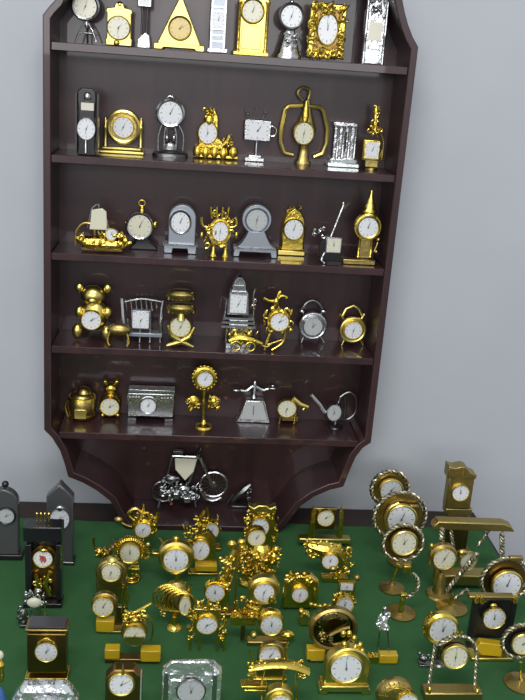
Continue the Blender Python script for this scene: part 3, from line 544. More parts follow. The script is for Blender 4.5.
c = Item('figurine_clock', 'dim pewter figurine partly in shadow to the right of the silver motorcycle', 'ornament', 240, 507, 6, y=.055)
c.part('body', 'pewter', c.tube([(232, 501), (238, 495), (246, 488), (251, 484)], 3, smooth=False, rr=[2, 3.4, 4, 2]), c.orn(241, 494, 18, 12, 10, -4, 2, 2)); c.part('foot', 'pewter', c.box(239, 505, 16, 2.5, -5, 4), bevel=.5); c.part('rod', 'pewter', c.tube([(226, 505), (233, 494)], .9)); c.done()
# ================================================================== clocks on the green felt table
def disc_foot(c, u, v, r, h=22, m='antique'):
    c.part('foot', m, c.lz(u, v, [(r, 0), (r, 1.6), (r*.7, 3), (r*.25, 5), (1.6, 8), (1.4, 10)], 0)); c.part('stem', 'gold', c.lz(u, v, [(1.8, 8), (2.6, 10), (1.4, 13), (1.2, h)], 0))
# left edge
c = Item('dome_clock', 'dark pewter round-topped clock cut off by the left edge, behind the black clock', 'clock', 5, 560, 0)
c.part('body', 'smoke_crystal', c.poly(4, 558, arch_pts(29, 75), -5, 5), bevel=1.5); c.part('base', 'dark_metal', c.box(4, 557, 36, 6, -8, 7), bevel=.8); c.dial(6, 516, 8, y=-6, bez='dark_metal', ratio=1.2, m='grey_dial'); c.part('finial', 'dark_metal', c.ball(4, 487, 3.5)); c.done()
c = Item('obelisk_clock', 'dark smoky crystal obelisk with pointed top and round white dial low on its front', 'clock', 60, 566, 0)
c.part('body', 'smoke_crystal', c.poly(60, 564, [(-13, 0), (13, 0), (13, 74), (0, 89), (-13, 74)], -6, 6), bevel=1.6); c.part('highlight_ball', 'silver', c.ball(60, 508, 4, 3.2, 2, -7)); c.dial(60, 518, 9, y=-7, rv=11, bez='silver', ratio=1.08); c.part('base', 'pewter', c.box(60, 563, 28, 4, -8, 7), bevel=.8); c.done()  # silver ball stands in for the bright highlight above the dial
c = Item('temple_clock', 'black temple clock with flat roof, gold arch and red-centred dial above leafy gold figures', 'clock', 43, 606, 0)
c.part('roof', 'black', c.box(43, 533, 37, 16, -10, 8), bevel=1); c.part('side', 'black', c.box(28.5, 572, 6, 62, -8, 7), bevel=.6); c.part('side', 'black', c.box(59, 572, 5, 62, -8, 7), bevel=.6); c.part('back', 'black', c.box(44, 572, 28, 62, 4, 7)); c.part('base', 'black', c.box(43, 604, 38, 5, -10, 8), bevel=.8)
c.part('arch', 'bronze', c.poly(43.5, 600, arch_pts(24, 58), 0, 4)); c.part('gallery', 'gold', *[c.lz(u_, 524, [(1, 0), (.8, 6), (1.2, 8), (.3, 9)]) for u_ in (36, 40, 44, 48)])
d = c.dial(42.5, 560, 9, y=-3, bez='gold_smooth', ratio=1.12); c.part('centre', 'red', c.orn(42, 560, 6, 6, 8, -4.5, -3.8, 1.6), parent=d, label='red flower on the dial')
c.part('crest', 'gold', c.ball(43.5, 551, 4, 2.4, 2, -5)); c.part('figure', 'gold', c.tube([(35, 576, -4), (38, 585, -4), (34, 596, -4)], 2.4), c.orn(37, 586, 9, 20, 12, -6, -2, 2.2)); c.part('figure', 'gold', c.tube([(50, 573, -4), (46, 584, -4), (50, 596, -4)], 2.4), c.orn(48, 586, 9, 20, 12, -6, -2, 2.2)); c.part('gold_edge', 'gold', c.box(61.5, 556, 1.2, 26, -9, -8)); c.done()
c = Item('figurine_clock', 'silver figurine with pale face and gold teardrop spindle, before the black temple clock', 'clock', 38, 628, 0)
c.part('body', 'silver', c.orn(35, 602, 20, 14, 22, -4, 3, 2.6), c.ball(35, 612, 6, 12, 5)); c.part('face', 'cream_dial', c.ball(34, 604, 7.5, 5.5, 3, -4)); c.part('spindle', 'gold_smooth', c.lz(45, 627, [(2, 0), (3.6, 4), (3, 8), (1, 14), (.4, 24)], -5)); c.part('arm', 'pewter', c.ball(22, 620, 5, 9, 4), c.orn(22, 618, 11, 20, 12, -3, 3, 2.4)); c.part('base', 'pewter', c.box(35, 627, 30, 3, -6, 6), bevel=.6); c.done()
c = Item('carriage_clock', 'square dull gold box clock with glass top, behind the large crystal clock at bottom left', 'clock', 47, 681, 0)
c.part('case', 'bronze', c.box(47, 652, 38, 46, -9, 9), bevel=1.2); c.part('glass_top', 'smoke_crystal', c.box(47, 626, 36, 1.8, -8, 9)); c.part('cornice', 'antique', c.box(47, 628.5, 41, 3, -10.5, 10), bevel=.7); c.part('base', 'gold', c.box(47, 677, 42, 5, -12, 10), bevel=.8); c.dial(47, 649, 10.5, y=-10, bez='gold_smooth', ratio=1.1); c.part('arch', 'gold', c.tube([(39, 640, -11), (47, 635, -11), (55, 640, -11)], 1.4)); c.done()
c = Item('crystal_clock', 'large faceted crystal clock at bottom left, in front of the dull gold box clock', 'clock', 45, 738, 0)
c.part('block', 'cut_crystal', c.poly(45, 735, [(-24, 0), (24, 0), (32, 10), (32, 42), (22, 58), (-22, 58), (-32, 42), (-32, 10)], -9, 9), bevel=5); c.part('facet', 'crystal', c.poly(20, 712, [(-7, -16), (6, -16), (8, 10), (2, 20), (-7, 8)], -11, -6), bevel=2); c.part('facet', 'crystal', c.poly(71, 712, [(-6, -16), (7, -16), (7, 8), (-2, 20), (-8, 10)], -11, -6), bevel=2); c.dial(47, 703, 13, y=-12, bez='silver', ratio=1.14); c.part('base', 'crystal', c.box(45, 736, 54, 6, -11, 10), bevel=2); c.done()
c = Item('enamel_clock', 'blue enamelled clock with gold finial peeking in at the bottom left corner', 'clock', -9, 728, 0)
c.part('body', 'blue', c.lz(-8, 726, [(19, 0), (19, 6), (15, 14), (14, 28), (10, 40), (6, 44)], 0, sy=.6)); c.part('finial', 'gold', c.lz(0, 683, [(3, 0), (4, 8), (3.4, 12), (4.5, 20), (2, 24)], -3)); c.part('face', 'cream_dial', c.ball(-1, 657, 4, 5, 3, -3)); c.done()
# second column
c = Item('figure_clock', 'ornate gold clock with tall spike and branching arms, behind the ribbed fan clock', 'clock', 141, 560, 0)
c.dial(143, 530, 7.6, y=-5, bez='gold_smooth', ratio=1.12); c.part('case', 'gold', c.cyl(143, 528, 11, -3, 4), c.orn(144, 526, 22, 26, 24, -5, 1, 2.5)); c.part('spike', 'gold', c.lz(143, 519, [(3, 0), (1.6, 5), (1, 10), (.3, 14)])); c.part('arm', 'gold', c.tube([(134, 523), (128, 517), (135, 511), (142, 516)], 1.8)); c.part('arm', 'gold', c.tube([(152, 540), (155, 528), (158, 514)], 2), c.orn(155, 525, 5, 20, 10, -3, 2, 1.8)); c.part('bird', 'antique', c.ball(118, 523, 4.5, 4, 3), c.tube([(120, 525), (126, 528), (133, 530)], 1.4)); c.part('stand', 'gold', c.lz(142, 558, [(9, 0), (8, 2), (3, 4), (2, 22)])); c.part('drop', 'gold_smooth', c.ball(148, 546, 3, 4, 3, -5)); c.done()
c = Item('fan_tail_clock', 'gold bird-shaped clock with ribbed fan tail over the dial and curled head at left', 'clock', 128, 584, 0)
c.dial(130, 553, 9.4, y=-6, bez='gold_smooth', ratio=1.12, m='cream_dial'); c.part('fan', 'gold', c.lay(130, 553, [(11, -3), (13, -4), (15, -3), (15, 2), (11, 2)], 1, True), *[c.tube([(130+11*math.cos(a), 553-11*math.sin(a), -4), (130+16.5*math.cos(a), 553-16.5*math.sin(a), -3)], .8, n=5) for a in [math.radians(q) for q in range(-30, 200, 10)]]); c.part('tail', 'antique', c.tube([(118, 545, 0), (110, 552, 0), (105, 564, 0), (112, 574, 0)], 3, rr=[2, 3, 4, 3]), *[c.tube([(118-i*2.2, 546+i*2.8, -3), (112-i*2.2, 541+i*3, -2)], .9, n=5) for i in range(6)]); c.part('head', 'gold', c.ball(99, 556, 5, 6, 4), c.tube([(95, 552), (93, 545), (94, 541)], 1.3), c.orn(100, 555, 12, 12, 12, -4, 0, 2)); c.part('foot', 'gold', c.lz(131, 583, [(9, 0), (9, 2), (4, 4), (3, 14)]), c.box(135, 571, 9, 6, -7, 0), bevel=.5); c.done()
c = Item('pocket_watch_clock', 'dull gold watch-shaped clock with thick crown over a bell-like body, below the ribbed fan clock', 'clock', 111, 607, 0)
c.part('case', 'antique', c.cyl(111, 575, 15.5, -4, 4), bevel=1.5); c.dial(111, 572.5, 9.2, y=-5, bez='gold_smooth', ratio=1.2, m='cream_dial'); c.part('crown', 'gold_smooth', c.lz(112, 563, [(5, 0), (6, 2), (5, 4), (2, 6)], -2)); c.part('body', 'antique', c.poly(111, 605, [(-14, 0), (14, 0), (15, 8), (16, 30), (-16, 30), (-15, 8)], -3, 5), bevel=2); c.part('leg', 'gold', c.tube([(123, 588, -5), (121, 603, -5)], 1)); c.part('leg', 'gold', c.tube([(127, 588, -5), (126, 603, -5)], 1)); c.done()
c = Item('lyre_clock', 'gold clock on a bright square block, its right side crossed by thin bright rods', 'clock', 107, 635, 0)
c.part('case', 'antique', c.cyl(104, 607, 13, -3, 4), bevel=1); c.dial(103, 607.5, 10, y=-4.5, bez='gold', ratio=1.1, m='cream_dial'); c.part('block', 'yellow', c.box(105, 627, 18, 13, -6, 4), bevel=1, label='bright yellow gold block foot'); c.part('rod', 'gold', c.tube([(126, 594), (121, 616)], .9)); c.part('rod', 'gold', c.tube([(129, 597), (124, 618)], .9)); c.part('base', 'antique', c.box(113, 633, 28, 3, -6, 5), bevel=.6); c.part('side_panel', 'bronze', c.box(121, 620, 12, 22, 0, 3), bevel=1); c.done()
c = Item('footed_clock', 'gold clock between two bright square feet, bird on top, lower half of dial gold', 'clock', 133, 667, 0)
c.part('case', 'antique', c.cyl(134, 634, 13.5, -2, 4)); c.dial(134.5, 637, 10.6, y=-4, rv=10.6, bez='gold_smooth', ratio=1.08, m='cream_dial'); c.part('half_cover', 'gold_smooth', c.poly(134.5, 637, [(9.8*math.cos(a), 9.8*math.sin(a)) for a in [math.radians(180+q*15) for q in range(13)]], -6.4, -5.6)); c.part('bird', 'gold', c.tube([(124, 614), (131, 617), (140, 613), (151, 607)], 1.6), c.orn(134, 620, 24, 12, 26, -5, 1, 2.4), c.ball(135, 622, 4, 3, 3, -3)); c.part('foot', 'yellow', c.box(112, 655, 15, 11, -6, 5), bevel=1); c.part('foot', 'yellow', c.box(150.5, 657, 20, 13, -6, 5), bevel=1); c.part('base', 'bronze', c.box(132, 663, 54, 5, -4, 6), bevel=1); c.part('side_arc', 'antique', c.tube([(147, 618), (153, 630), (150, 648)], 1)); c.done()
c = Item('carriage_clock', 'tall brown-gold clock at the bottom edge, in front of the clock with two square feet', 'clock', 122, 722, 0)
c.part('case', 'bronze', c.poly(123, 720, [(-18, 0), (18, 0), (18, 50), (10, 60), (-10, 60), (-18, 50)], -7, 7), bevel=1.5); c.dial(121.5, 683, 11.6, y=-8, bez='gold_smooth', ratio=1.15); c.part('top_spike', 'gold_smooth', c.lz(123, 672, [(1.8, 0), (1.2, 6), (.4, 12)], -9)); c.part('glass_edge', 'crystal', c.box(141, 688, 1.4, 44, -8, -6)); c.part('pendulum', 'gold', c.ball(121, 704, 3, 4, 2, -8)); c.part('base', 'gold', c.box(122, 719, 42, 5, -9, 8), bevel=.8); c.done()
# third column
c = Item('pocket_watch_clock', 'round polished gold clock with a broad rim and small lugs at its left, third column', 'clock', 177, 590, 0)
c.part('rim', 'gold_smooth', c.lay(176, 559, [(13, -5), (15.5, -6.5), (18, -5), (18.8, -1), (18, 4), (12, 4)], 1)); c.dial(176, 559.5, 12, y=-6, bez='gold_smooth', ratio=1.08); c.part('lug', 'gold', c.box(155, 557, 6, 5, -3, 3), bevel=.6); c.part('lug', 'antique', c.tube([(162, 545), (159, 541)], 1.2)); c.part('stand', 'gold', c.lz(177, 589, [(10, 0), (9, 2), (3, 4), (2.4, 14)])); c.part('crown', 'gold', c.ball(176, 541, 3, 2.4, 3)); c.done()
c = Item('slab_foot_clock', 'gold clock on bright slab foot with ridged left flank, right of the round polished one', 'clock', 203, 576, 0, y=0)
c.part('case', 'gold', c.poly(203, 566, [(-9, 0), (12, 0), (12, 26), (4, 36), (-10, 30), (-13, 14)], -1, 5), c.orn(190, 538, 14, 18, 20, -4, 2, 2.4), bevel=1); c.dial(200.5, 551, 8.6, rv=10, y=-4, bez='gold_smooth', ratio=1.1); c.part('foot', 'yellow', c.box(206, 569, 22, 7, -6, 4), bevel=1); c.part('base', 'gold', c.box(203, 575, 30, 3, -6, 5), bevel=.6); c.done()
c = Item('figure_clock', 'ornate gold clock with plumes, small dial at its right, rearmost of the third column', 'clock', 208, 552, 0)
c.dial(212, 531, 6.5, rv=8, y=-5, bez='gold', ratio=1.15); c.part('case', 'gold', c.cyl(210, 532, 10, -2, 4), c.orn(207, 531, 24, 26, 34, -5, 1, 2.5)); c.part('plume', 'gold', c.tube([(197, 534), (200, 522), (205, 513)], 1.8)); c.part('plume', 'gold', c.tube([(205, 526), (208, 518), (207, 511)], 1.4)); c.part('base', 'gold', c.box(208, 550, 26, 4, -6, 5), bevel=.8); c.done()
c = Item('statuette_clock', 'gold statuette leaning to the upper right over a pale dial, left of the figurine group', 'clock', 224, 618, 0)
c.dial(215, 592, 9.2, y=-7, bez='gold', ratio=1.1); c.part('backplate', 'gold', c.cyl(215, 592, 11, -5, 1)); c.part('figure', 'gold', c.tube([(222, 612, 0), (225, 590, 0), (230, 568, 0), (236, 552, 0)], 4, rr=[6, 6, 5, 3]), c.orn(226, 578, 14, 46, 46, -7, 0, 2.7)); c.part('head', 'gold', c.ball(232, 547, 4.5, 5, 4, -1)); c.part('shoulder', 'gold', c.ball(242, 545, 4, 4, 4)); c.part('base', 'antique', c.box(222, 615, 30, 5, -8, 6), bevel=1); c.part('staff', 'gold', c.tube([(240, 548, -3), (236, 580, -5), (235, 610, -5)], 1.2)); c.done()
c = Item('hoop_clock', 'gold clock turned sideways on ribbed hoops so its pale dial shows as a narrow ellipse', 'clock', 180, 632, 0, yaw=0)
c.part('hoops', 'gold', *[c.ring(177+i*3.0, 603+i*.4, 12.5-i*.8, 1.1, -2-i) for i in range(-3, 3)], label='stack of gold hoops'); c.part('body', 'antique', c.ball(176, 604, 12, 20, 6, 3)); c.dial(185, 605, 5.5, rv=9.5, y=-7, bez='gold_smooth', ratio=1.16, m='cream_dial', marks=False); c.part('foot', 'gold', c.lz(174, 631, [(8, 0), (7, 2), (3, 4), (2.6, 12)])); c.part('scroll', 'gold', c.orn(163, 612, 5, 18, 8, -2, 2, 2)); c.part('arm', 'gold', c.tube([(188, 618, -5), (186, 606, 0), (191, 588, 0)], 1.6)); c.done()
c = Item('throne_clock', 'ornate square gold clock raised on thin spindle legs with scrolls down both sides, third column', 'clock', 208, 655, 0)
c.part('case', 'gold', c.box(207, 622, 27, 26, -3, 4), bevel=1); c.part('side_scrolls', 'gold', c.orn(192, 627, 7, 38, 26, -6, 2, 2.2)); c.part('side_scrolls', 'gold', c.orn(223, 627, 7, 38, 26, -6, 2, 2.2)); c.part('crest', 'gold', c.orn(208, 608, 22, 10, 18, -5, 1, 2.3), c.lz(208, 610, [(2.4, 0), (1.6, 6), (.4, 12)], -4)); c.part('panel', 'gold_smooth', c.box(200, 611, 9, 4, -6, -3), bevel=.5)
c.dial(207, 625.5, 10, rv=9.2, y=-5, bez='gold_smooth', ratio=1.08)
for u_ in (190, 199, 217, 224): c.part('leg', 'gold', c.lz(u_, 653, [(1.6, 0), (1, 4), (1.8, 10), (1, 16), (1.4, 22)], -2))
c.done()
c = Item('crystal_clock', 'square crystal clock with shining cut corners and ringed grey dial, at the bottom edge', 'clock', 190, 722, 0)
c.part('block', 'cut_crystal', c.poly(190, 719, [(-26, 0), (26, 0), (29, 6), (29, 54), (21, 62), (-21, 62), (-29, 54), (-29, 6)], -8, 8), bevel=3); c.part('bevel_bar', 'silver', c.box(166, 690, 5, 48, -10, -7), bevel=1.4); c.part('bevel_bar', 'silver', c.box(214, 692, 5, 48, -10, -7), bevel=1.4); c.part('cut_corner', 'cut_crystal', c.poly(190, 673, [(-22, 0), (20, 0), (24, 6), (18, 16), (-18, 16), (-25, 6)], -10, -7), bevel=1.6); c.part('facet', 'crystal', c.poly(206, 676, [(-4, -4), (5, -5), (6, 6), (-2, 7)], -12, -7), bevel=1)
c.part('plate', 'cut_crystal', c.box(191, 696, 42, 42, -9.4, -7), bevel=1.5); c.dial(191, 688, 13.4, y=-11, bez='pewter', ratio=1.1, m='grey_dial'); c.part('base', 'crystal', c.box(190, 719, 60, 6, -10, 9), bevel=2); c.done()
# middle group
c = Item('palace_clock', 'tall gold clock with flared crown-like top and ornate sides, rear centre of the table', 'clock', 261, 556, 0)
c.part('case', 'gold', c.poly(261, 554, [(-14, 0), (14, 0), (13, 10), (15, 26), (11, 38), (13, 50), (-13, 50), (-11, 38), (-15, 26), (-13, 10)], -3, 5), bevel=1); c.part('crown', 'gold_smooth', c.poly(262, 513, [(-11, 0), (11, 0), (14, 8), (8, 5), (4, 8), (-4, 8), (-8, 5), (-14, 8)], -6, 4), bevel=.8); c.part('scrolls', 'gold', c.orn(261, 517, 28, 14, 26, -6, 0, 2.4), c.orn(247, 530, 5, 28, 16, -5, 2, 2.2), c.orn(275, 530, 5, 28, 16, -5, 2, 2.2)); c.dial(260, 527.5, 8.6, rv=9.6, y=-5, bez='gold_smooth', ratio=1.1, hand=(300, 60)); c.done()
c = Item('cherub_clock', 'gold group of many figurines carrying a round dial at its top, centre of table', 'clock', 259, 590, 0)
c.part('column', 'gold', c.lz(259, 588, [(20, 0), (20, 3), (15, 6), (13, 22), (14, 34), (9, 42), (6, 46)], 0, sy=.55)); c.part('figures', 'gold', c.orn(259, 560, 40, 20, 60, -9, 2, 2.8), c.orn(258, 576, 34, 22, 60, -12, 0, 2.8)); c.part('cherub', 'gold', c.ball(242, 549, 4, 5, 4, -3), c.ball(241, 557, 5, 7, 4, -3)); c.part('cherub', 'gold', c.ball(276, 551, 3.6, 4.5, 4, -3), c.ball(274, 560, 5, 8, 4, -3)); c.part('case', 'gold', c.cyl(256, 538, 10, -4, 3)); c.dial(256.5, 537.5, 8.3, y=-6, bez='gold', ratio=1.12, m='cream_dial'); c.done()
c = Item('pocket_watch_clock', 'round gold clock with wide smooth rim and scroll base, in front of the figurine group', 'clock', 262, 622, 0)
c.part('rim', 'gold_smooth', c.lay(264, 592, [(11, -5), (13.5, -6.5), (16, -5), (16.6, -1), (16, 4), (10, 4)], 1)); c.dial(264, 592, 10, y=-6, bez='gold_smooth', ratio=1.08); c.part('scroll_base', 'gold', c.orn(250, 607, 34, 12, 24, -6, 2, 2.6), c.tube([(246, 606, -4), (258, 609, -6), (262, 604, -5)], 2.6)); c.part('base', 'gold', c.box(256, 618, 38, 4, -7, 6), bevel=.8); c.part('leg', 'gold', c.tube([(272, 604, -3), (273, 620, -4)], 1.8)); c.part('leg', 'gold', c.tube([(247, 606), (244, 620)], 1.8)); c.done()
c = Item('house_clock', 'square gold block clock with gabled top and small white dial, right of the smooth-rimmed clock', 'clock', 300, 612, 0)
c.part('case', 'gold', c.poly(300, 610, [(-18, 0), (18, 0), (17, 30), (8, 38), (-10, 37), (-17, 28)], -4, 5), bevel=1.6); c.dial(300, 594.5, 7.8, y=-6, bez='gold_smooth', ratio=1.1); c.part('relief', 'gold', c.orn(299, 579, 28, 10, 14, -6, -3, 2.6)); c.part('rod', 'gold', c.tube([(315, 590, -5), (311, 612, -5)], 1)); c.done()
c = Item('flanked_clock', 'round gold clock flanked by a long slab at left and rounded nub at right', 'clock', 268, 649, 0)
c.dial(271.5, 625, 10.6, y=-6, bez='gold', ratio=1.12); c.part('case', 'gold', c.cyl(271, 624, 13, -4, 4), bevel=1.2); c.part('slab', 'gold', c.box(243, 623, 25, 9, -4, 4), c.orn(243, 618, 20, 5, 10, -4, 2, 2), bevel=1.4); c.part('wheel', 'gold_smooth', c.ball(254, 637, 4, 4, 4, -3)); c.part('nub', 'gold', c.ball(288, 639, 8, 5, 5, 0), bevel=0); c.part('base', 'antique', c.box(268, 645, 42, 5, -5, 6), bevel=1); c.part('strut', 'gold', c.tube([(270, 606), (272, 600), (276, 606)], 1.6)); c.part('pillar', 'bronze', c.box(243, 636, 4, 16, -2, 2)); c.done()
c = Item('mantel_clock', 'antique gold clock with round dial seen just above the gold canopy at the bottom centre', 'clock', 271, 684, 0)
c.part('case', 'antique', c.poly(270, 681, arch_pts(28, 42), -4, 4), bevel=1); c.dial(270, 656, 10.4, y=-6, bez='gold_smooth', ratio=1.1); c.part('handle', 'gold', c.tube([(289, 646), (286, 656), (288, 664)], 1.2)); c.part('handle', 'gold', c.tube([(250, 655), (253, 662)], 1.2)); c.part('base', 'gold', c.box(270, 681, 34, 4, -6, 5), bevel=.8); c.done()
c = Item('canopy_clock', 'gold clock beneath a wide curved fringed canopy with trailing scrolls, bottom centre edge', 'clock', 279, 717, 0)
c.part('canopy', 'gold', c.tube([(249, 667, -6), (264, 664, -7), (279, 663, -7), (295, 665, -7), (308, 671, -6)], 3.2, rr=None, squash=2.2), c.orn(279, 664, 56, 5, 34, -12, 0, 2)); c.part('fringe', 'gold', c.orn(253, 674, 8, 14, 14, -6, 2, 2.2)); c.part('fringe', 'gold', c.orn(303, 676, 8, 12, 14, -6, 2, 2.2)); c.part('post', 'gold', c.lz(281, 714, [(1.4, 0), (1.2, 48)], -2)); c.part('post', 'gold', c.tube([(266, 668), (262, 690), (262, 712)], 1)); c.part('post', 'gold', c.tube([(296, 668), (297, 690), (297, 712)], 1))
c.part('tray', 'gold', c.box(254, 688, 26, 3, -6, 5), c.box(255, 692, 22, 2.4, -5, 4), bevel=.7); c.part('case', 'gold_smooth', c.cyl(279, 700, 15, -8, 3), bevel=1.5); c.dial(280, 702, 11, y=-10, bez='gold_smooth', ratio=1.12); c.part('base', 'gold', c.box(279, 714, 50, 4, -9, 8), bevel=1); c.done()
# right of centre
c = Item('obelisk_frame_clock', 'gold clock hung between two pointed obelisk posts on a wide bar, rear of the table', 'clock', 325, 548, 0)
c.part('base', 'gold_smooth', c.box(325, 542, 52, 5, -5, 5), bevel=1)
for u_ in (312, 340): c.part('obelisk', 'gold', c.poly(u_-.5, 539, [(-3.2, 0), (3.2, 0), (2, 29), (0, 36), (-2, 29)], -5, -1), bevel=.6)
c.part('frame', 'bronze', c.box(326, 523, 21, 22, 0, 2), bevel=.6); c.part('crossbar', 'antique', c.box(326, 513, 24, 3, 0, 3), bevel=.5); c.dial(326, 519.5, 8, y=-3, bez='gold_smooth', ratio=1.12, m='cream_dial'); c.part('skirt', 'gold', c.orn(325, 545, 34, 6, 16, -4, 4, 2)); c.done()
c = Item('figure_clock', 'lumpy ornate gold clock with small white dial and a low dark figure crossing it', 'clock', 333, 584, 0)
c.part('case', 'gold', c.cyl(331, 562, 10, -2, 4), c.tube([(308, 548), (322, 551), (338, 553), (346, 566)], 6, smooth=False, rr=[4, 7, 7, 5]), c.orn(322, 552, 34, 18, 48, -5, 2, 2.6), c.orn(343, 566, 18, 30, 36, -5, 2, 2.6)); c.dial(330, 561, 7.8, y=-6, bez='gold', ratio=1.12); c.part('figure', 'antique', c.ball(333, 568, 4, 3.4, 3, -8), c.tube([(330, 572, -8), (336, 570, -8)], 1.2)); c.part('stem', 'gold', c.tube([(347, 562, 0), (342, 574, 0), (338, 583, 0)], 2.4)); c.part('base', 'gold', c.box(335, 581, 26, 4, -5, 5)); c.done()
c = Item('calendar_clock', 'small gold clock with a white rectangular face, behind the large mirrored disc', 'clock', 346, 606, 0)
c.dial(347, 587.5, 6.2, rv=3.6, y=-5, square=True, bez='gold', ratio=1.1, marks=False); c.part('case', 'gold', c.box(347, 594, 17, 20, -4, 3), c.orn(346, 597, 18, 8, 22, -6, 0, 2.2), bevel=1); c.part('side_knob', 'antique', c.ball(358, 581, 3.4)); c.part('base', 'gold', c.box(346, 604, 22, 3, -6, 5), bevel=.6); c.done()
c = Item('bead_clock', 'gold beaded clock whose white dial peeks over the top of the large mirrored disc', 'clock', 344, 630, 0)
c.dial(345, 606, 8.2, y=-4, bez='gold', ratio=1.12); c.part('case', 'gold', c.cyl(344, 607, 10.5, -2, 3)); c.part('beads', 'gold', *[c.ball(u_, v_, 2.3) for u_, v_ in ((331, 610), (326, 609), (321, 610), (316, 609), (312, 608), (335, 604), (336, 599), (341, 597))]); c.part('arm', 'gold', c.tube([(336, 610), (325, 611), (311, 609)], 1.2)); c.part('base', 'gold', c.box(342, 628, 26, 4, -5, 4), bevel=.8); c.done()
c = Item('nugget_ornament', 'small bright gold lump with squared facets just left of the large mirrored disc', 'ornament', 305, 630, 0)
c.part('body', 'gold_smooth', c.poly(305, 628, [(-5, 0), (5, 0), (7, 8), (3, 15), (-4, 16), (-7, 8)], -4, 4), bevel=2); c.part('knob', 'gold', c.ball(302, 615, 3.4), c.orn(305, 619, 8, 8, 6, -4, 0, 2)); c.done()
c = Item('disc_clock', 'large dull gold disc clock with a dark mirrored centre on two orange-gold feet', 'clock', 331, 666, 0)
c.part('rim', 'antique', c.lay(334, 632, [(20, -3), (22, -4.4), (24.5, -3), (24.5, 3), (19, 3)], 1, True, 40)); c.part('mirror', 'mirror', c.lay(334, 632, [(.2, -4), (10, -3.4), (17, -2), (20.5, 0), (20.5, 2), (.2, 2)], 1)); c.part('relief', 'antique', c.orn(325, 640, 18, 12, 14, -5, -3, 2.6), c.tube([(330, 636, -5), (342, 630, -5), (350, 628, -5)], 1.8)); c.part('foot', 'yellow', c.box(316, 656, 18, 12, -5, 5), bevel=1, label='orange-gold block foot'); c.part('base', 'antique', c.box(333, 663, 46, 4, -4, 5), bevel=.8); c.done()
c = Item('mantel_clock', 'clean-lined bright gold arched mantel clock with large white numbered dial, front right of centre', 'clock', 344, 699, 0)
c.part('case', 'gold_smooth', c.poly(346, 685, arch_pts(46, 43), -6, 6), bevel=1.6); c.part('base', 'gold_smooth', c.poly(344, 693, [(-26, 0), (-18, 0), (-17, 3), (17, 3), (18, 0), (26, 0), (26, 6), (24, 7), (24, 10), (-24, 10), (-24, 7), (-26, 6)], -9, 8), bevel=.8); c.dial(346, 667, 15.5, y=-7.5, bez='gold_smooth', ratio=1.12, hand=(358, 355)); c.part('garland', 'gold', *[c.ball(u_, v_, 3, 4, 3, -1) for u_, v_ in ((344, 636), (350, 636), (355, 641), (361, 648), (345, 647), (356, 650), (363, 654))]); c.done()
c = Item('acrobat_figurine', 'silver-white figurine with two thin legs on a bright orange-gold block', 'ornament', 385, 671, 0)
c.part('body', 'crystal', c.orn(385, 625, 11, 16, 22, -4, 2, 2.6), c.ball(385, 626, 4, 8, 3)); c.part('head', 'silver', c.ball(386, 612, 2.2, 3)); c.part('leg', 'silver', c.tube([(381, 633), (379, 655)], .9)); c.part('leg', 'silver', c.tube([(389, 633), (390, 655)], .9)); c.part('block', 'yellow', c.box(389, 660.5, 19, 10, -5, 4), bevel=1); c.part('base', 'gold', c.box(380, 662, 24, 8, -4, 3), c.orn(372, 658, 6, 6, 5, -3, 1, 2), bevel=1); c.done()
# rope-ringed clocks
def rope_clock(label, u, v, r, R, base, foot_u, tilt=0, foot_r=12, dm='white_dial', bz='antique', y=0, extra=None, name='rope_ring_clock'):
    c = Item(name, label, 'clock', foot_u, base, 0)
    c.part('rope_ring', 'rope', c.rope(u, v, R, 1.7, 0), label='twisted rope-like ring'); c.dial(u+R*.03, v+(0 if tilt == 0 else tilt), r, y=-4, bez='gold_smooth', ratio=1.15, m=dm)
    c.part('backplate', bz, c.cyl(u, v, R*.9, 1, 4)); c.part('foot', 'antique', c.lz(foot_u, base-2, [(foot_r, 0), (foot_r, 1.5), (foot_r*.7, 3), (3, 5), (2, 8)])); c.part('stem', 'gold', c.tube([(foot_u, base-8, 0), (u+(foot_u-u)*.4, v+R+2, 0)], 1.6))
    if extra: extra(c)
    c.done(); return c
rope_clock('small rope-ringed silver clock, rearmost of the three overlapping ringed clocks', 391, 491, 10.6, 18.5, 538, 392)
rope_clock('largest of the three overlapping rope-ringed clocks, with gold crescent beside its dial', 401, 519, 14, 26, 568, 401, tilt=1, extra=lambda c: (c.part('crescent', 'gold_smooth', c.tube([(388, 529, -5), (386, 518, -5), (390, 508, -5), (399, 503, -5)], 2)), c.part('clasp', 'antique', c.box(415, 508, 9, 4, -5, -1), bevel=.6)))
rope_clock('cream-dialled rope-ringed clock on a gold disc foot, nearest of the three overlapping ringed clocks', 404, 546, 12, 20, 594, 393, tilt=-2, foot_r=13, dm='cream_dial', bz='bronze', extra=lambda c: c.part('clasp', 'gold', c.box(408, 571, 8, 8, -4, 2), bevel=1))
c = Item('rope_hook_stand', 'gold disc foot with empty silver rope hook, in front of the three ringed clocks', 'stand', 402, 620, 0)
c.part('foot', 'antique', c.lz(402, 617, [(15, 0), (15, 1.5), (10, 3), (3, 5), (2, 8)])); c.part('stem', 'gold', c.lz(402, 612, [(3, 0), (2, 4), (3, 8), (1.4, 14)], -2)); c.part('hook', 'rope', c.rope(404, 587, 15, 1.8, -2, -75, 60)); c.part('clasp', 'gold', c.box(405, 598, 7, 4, -4, 1), bevel=.6); c.done()
c = Item('longcase_clock', 'dull gold miniature grandfather clock with curved pediment, tallest piece at the right rear', 'clock', 457, 556, 0)
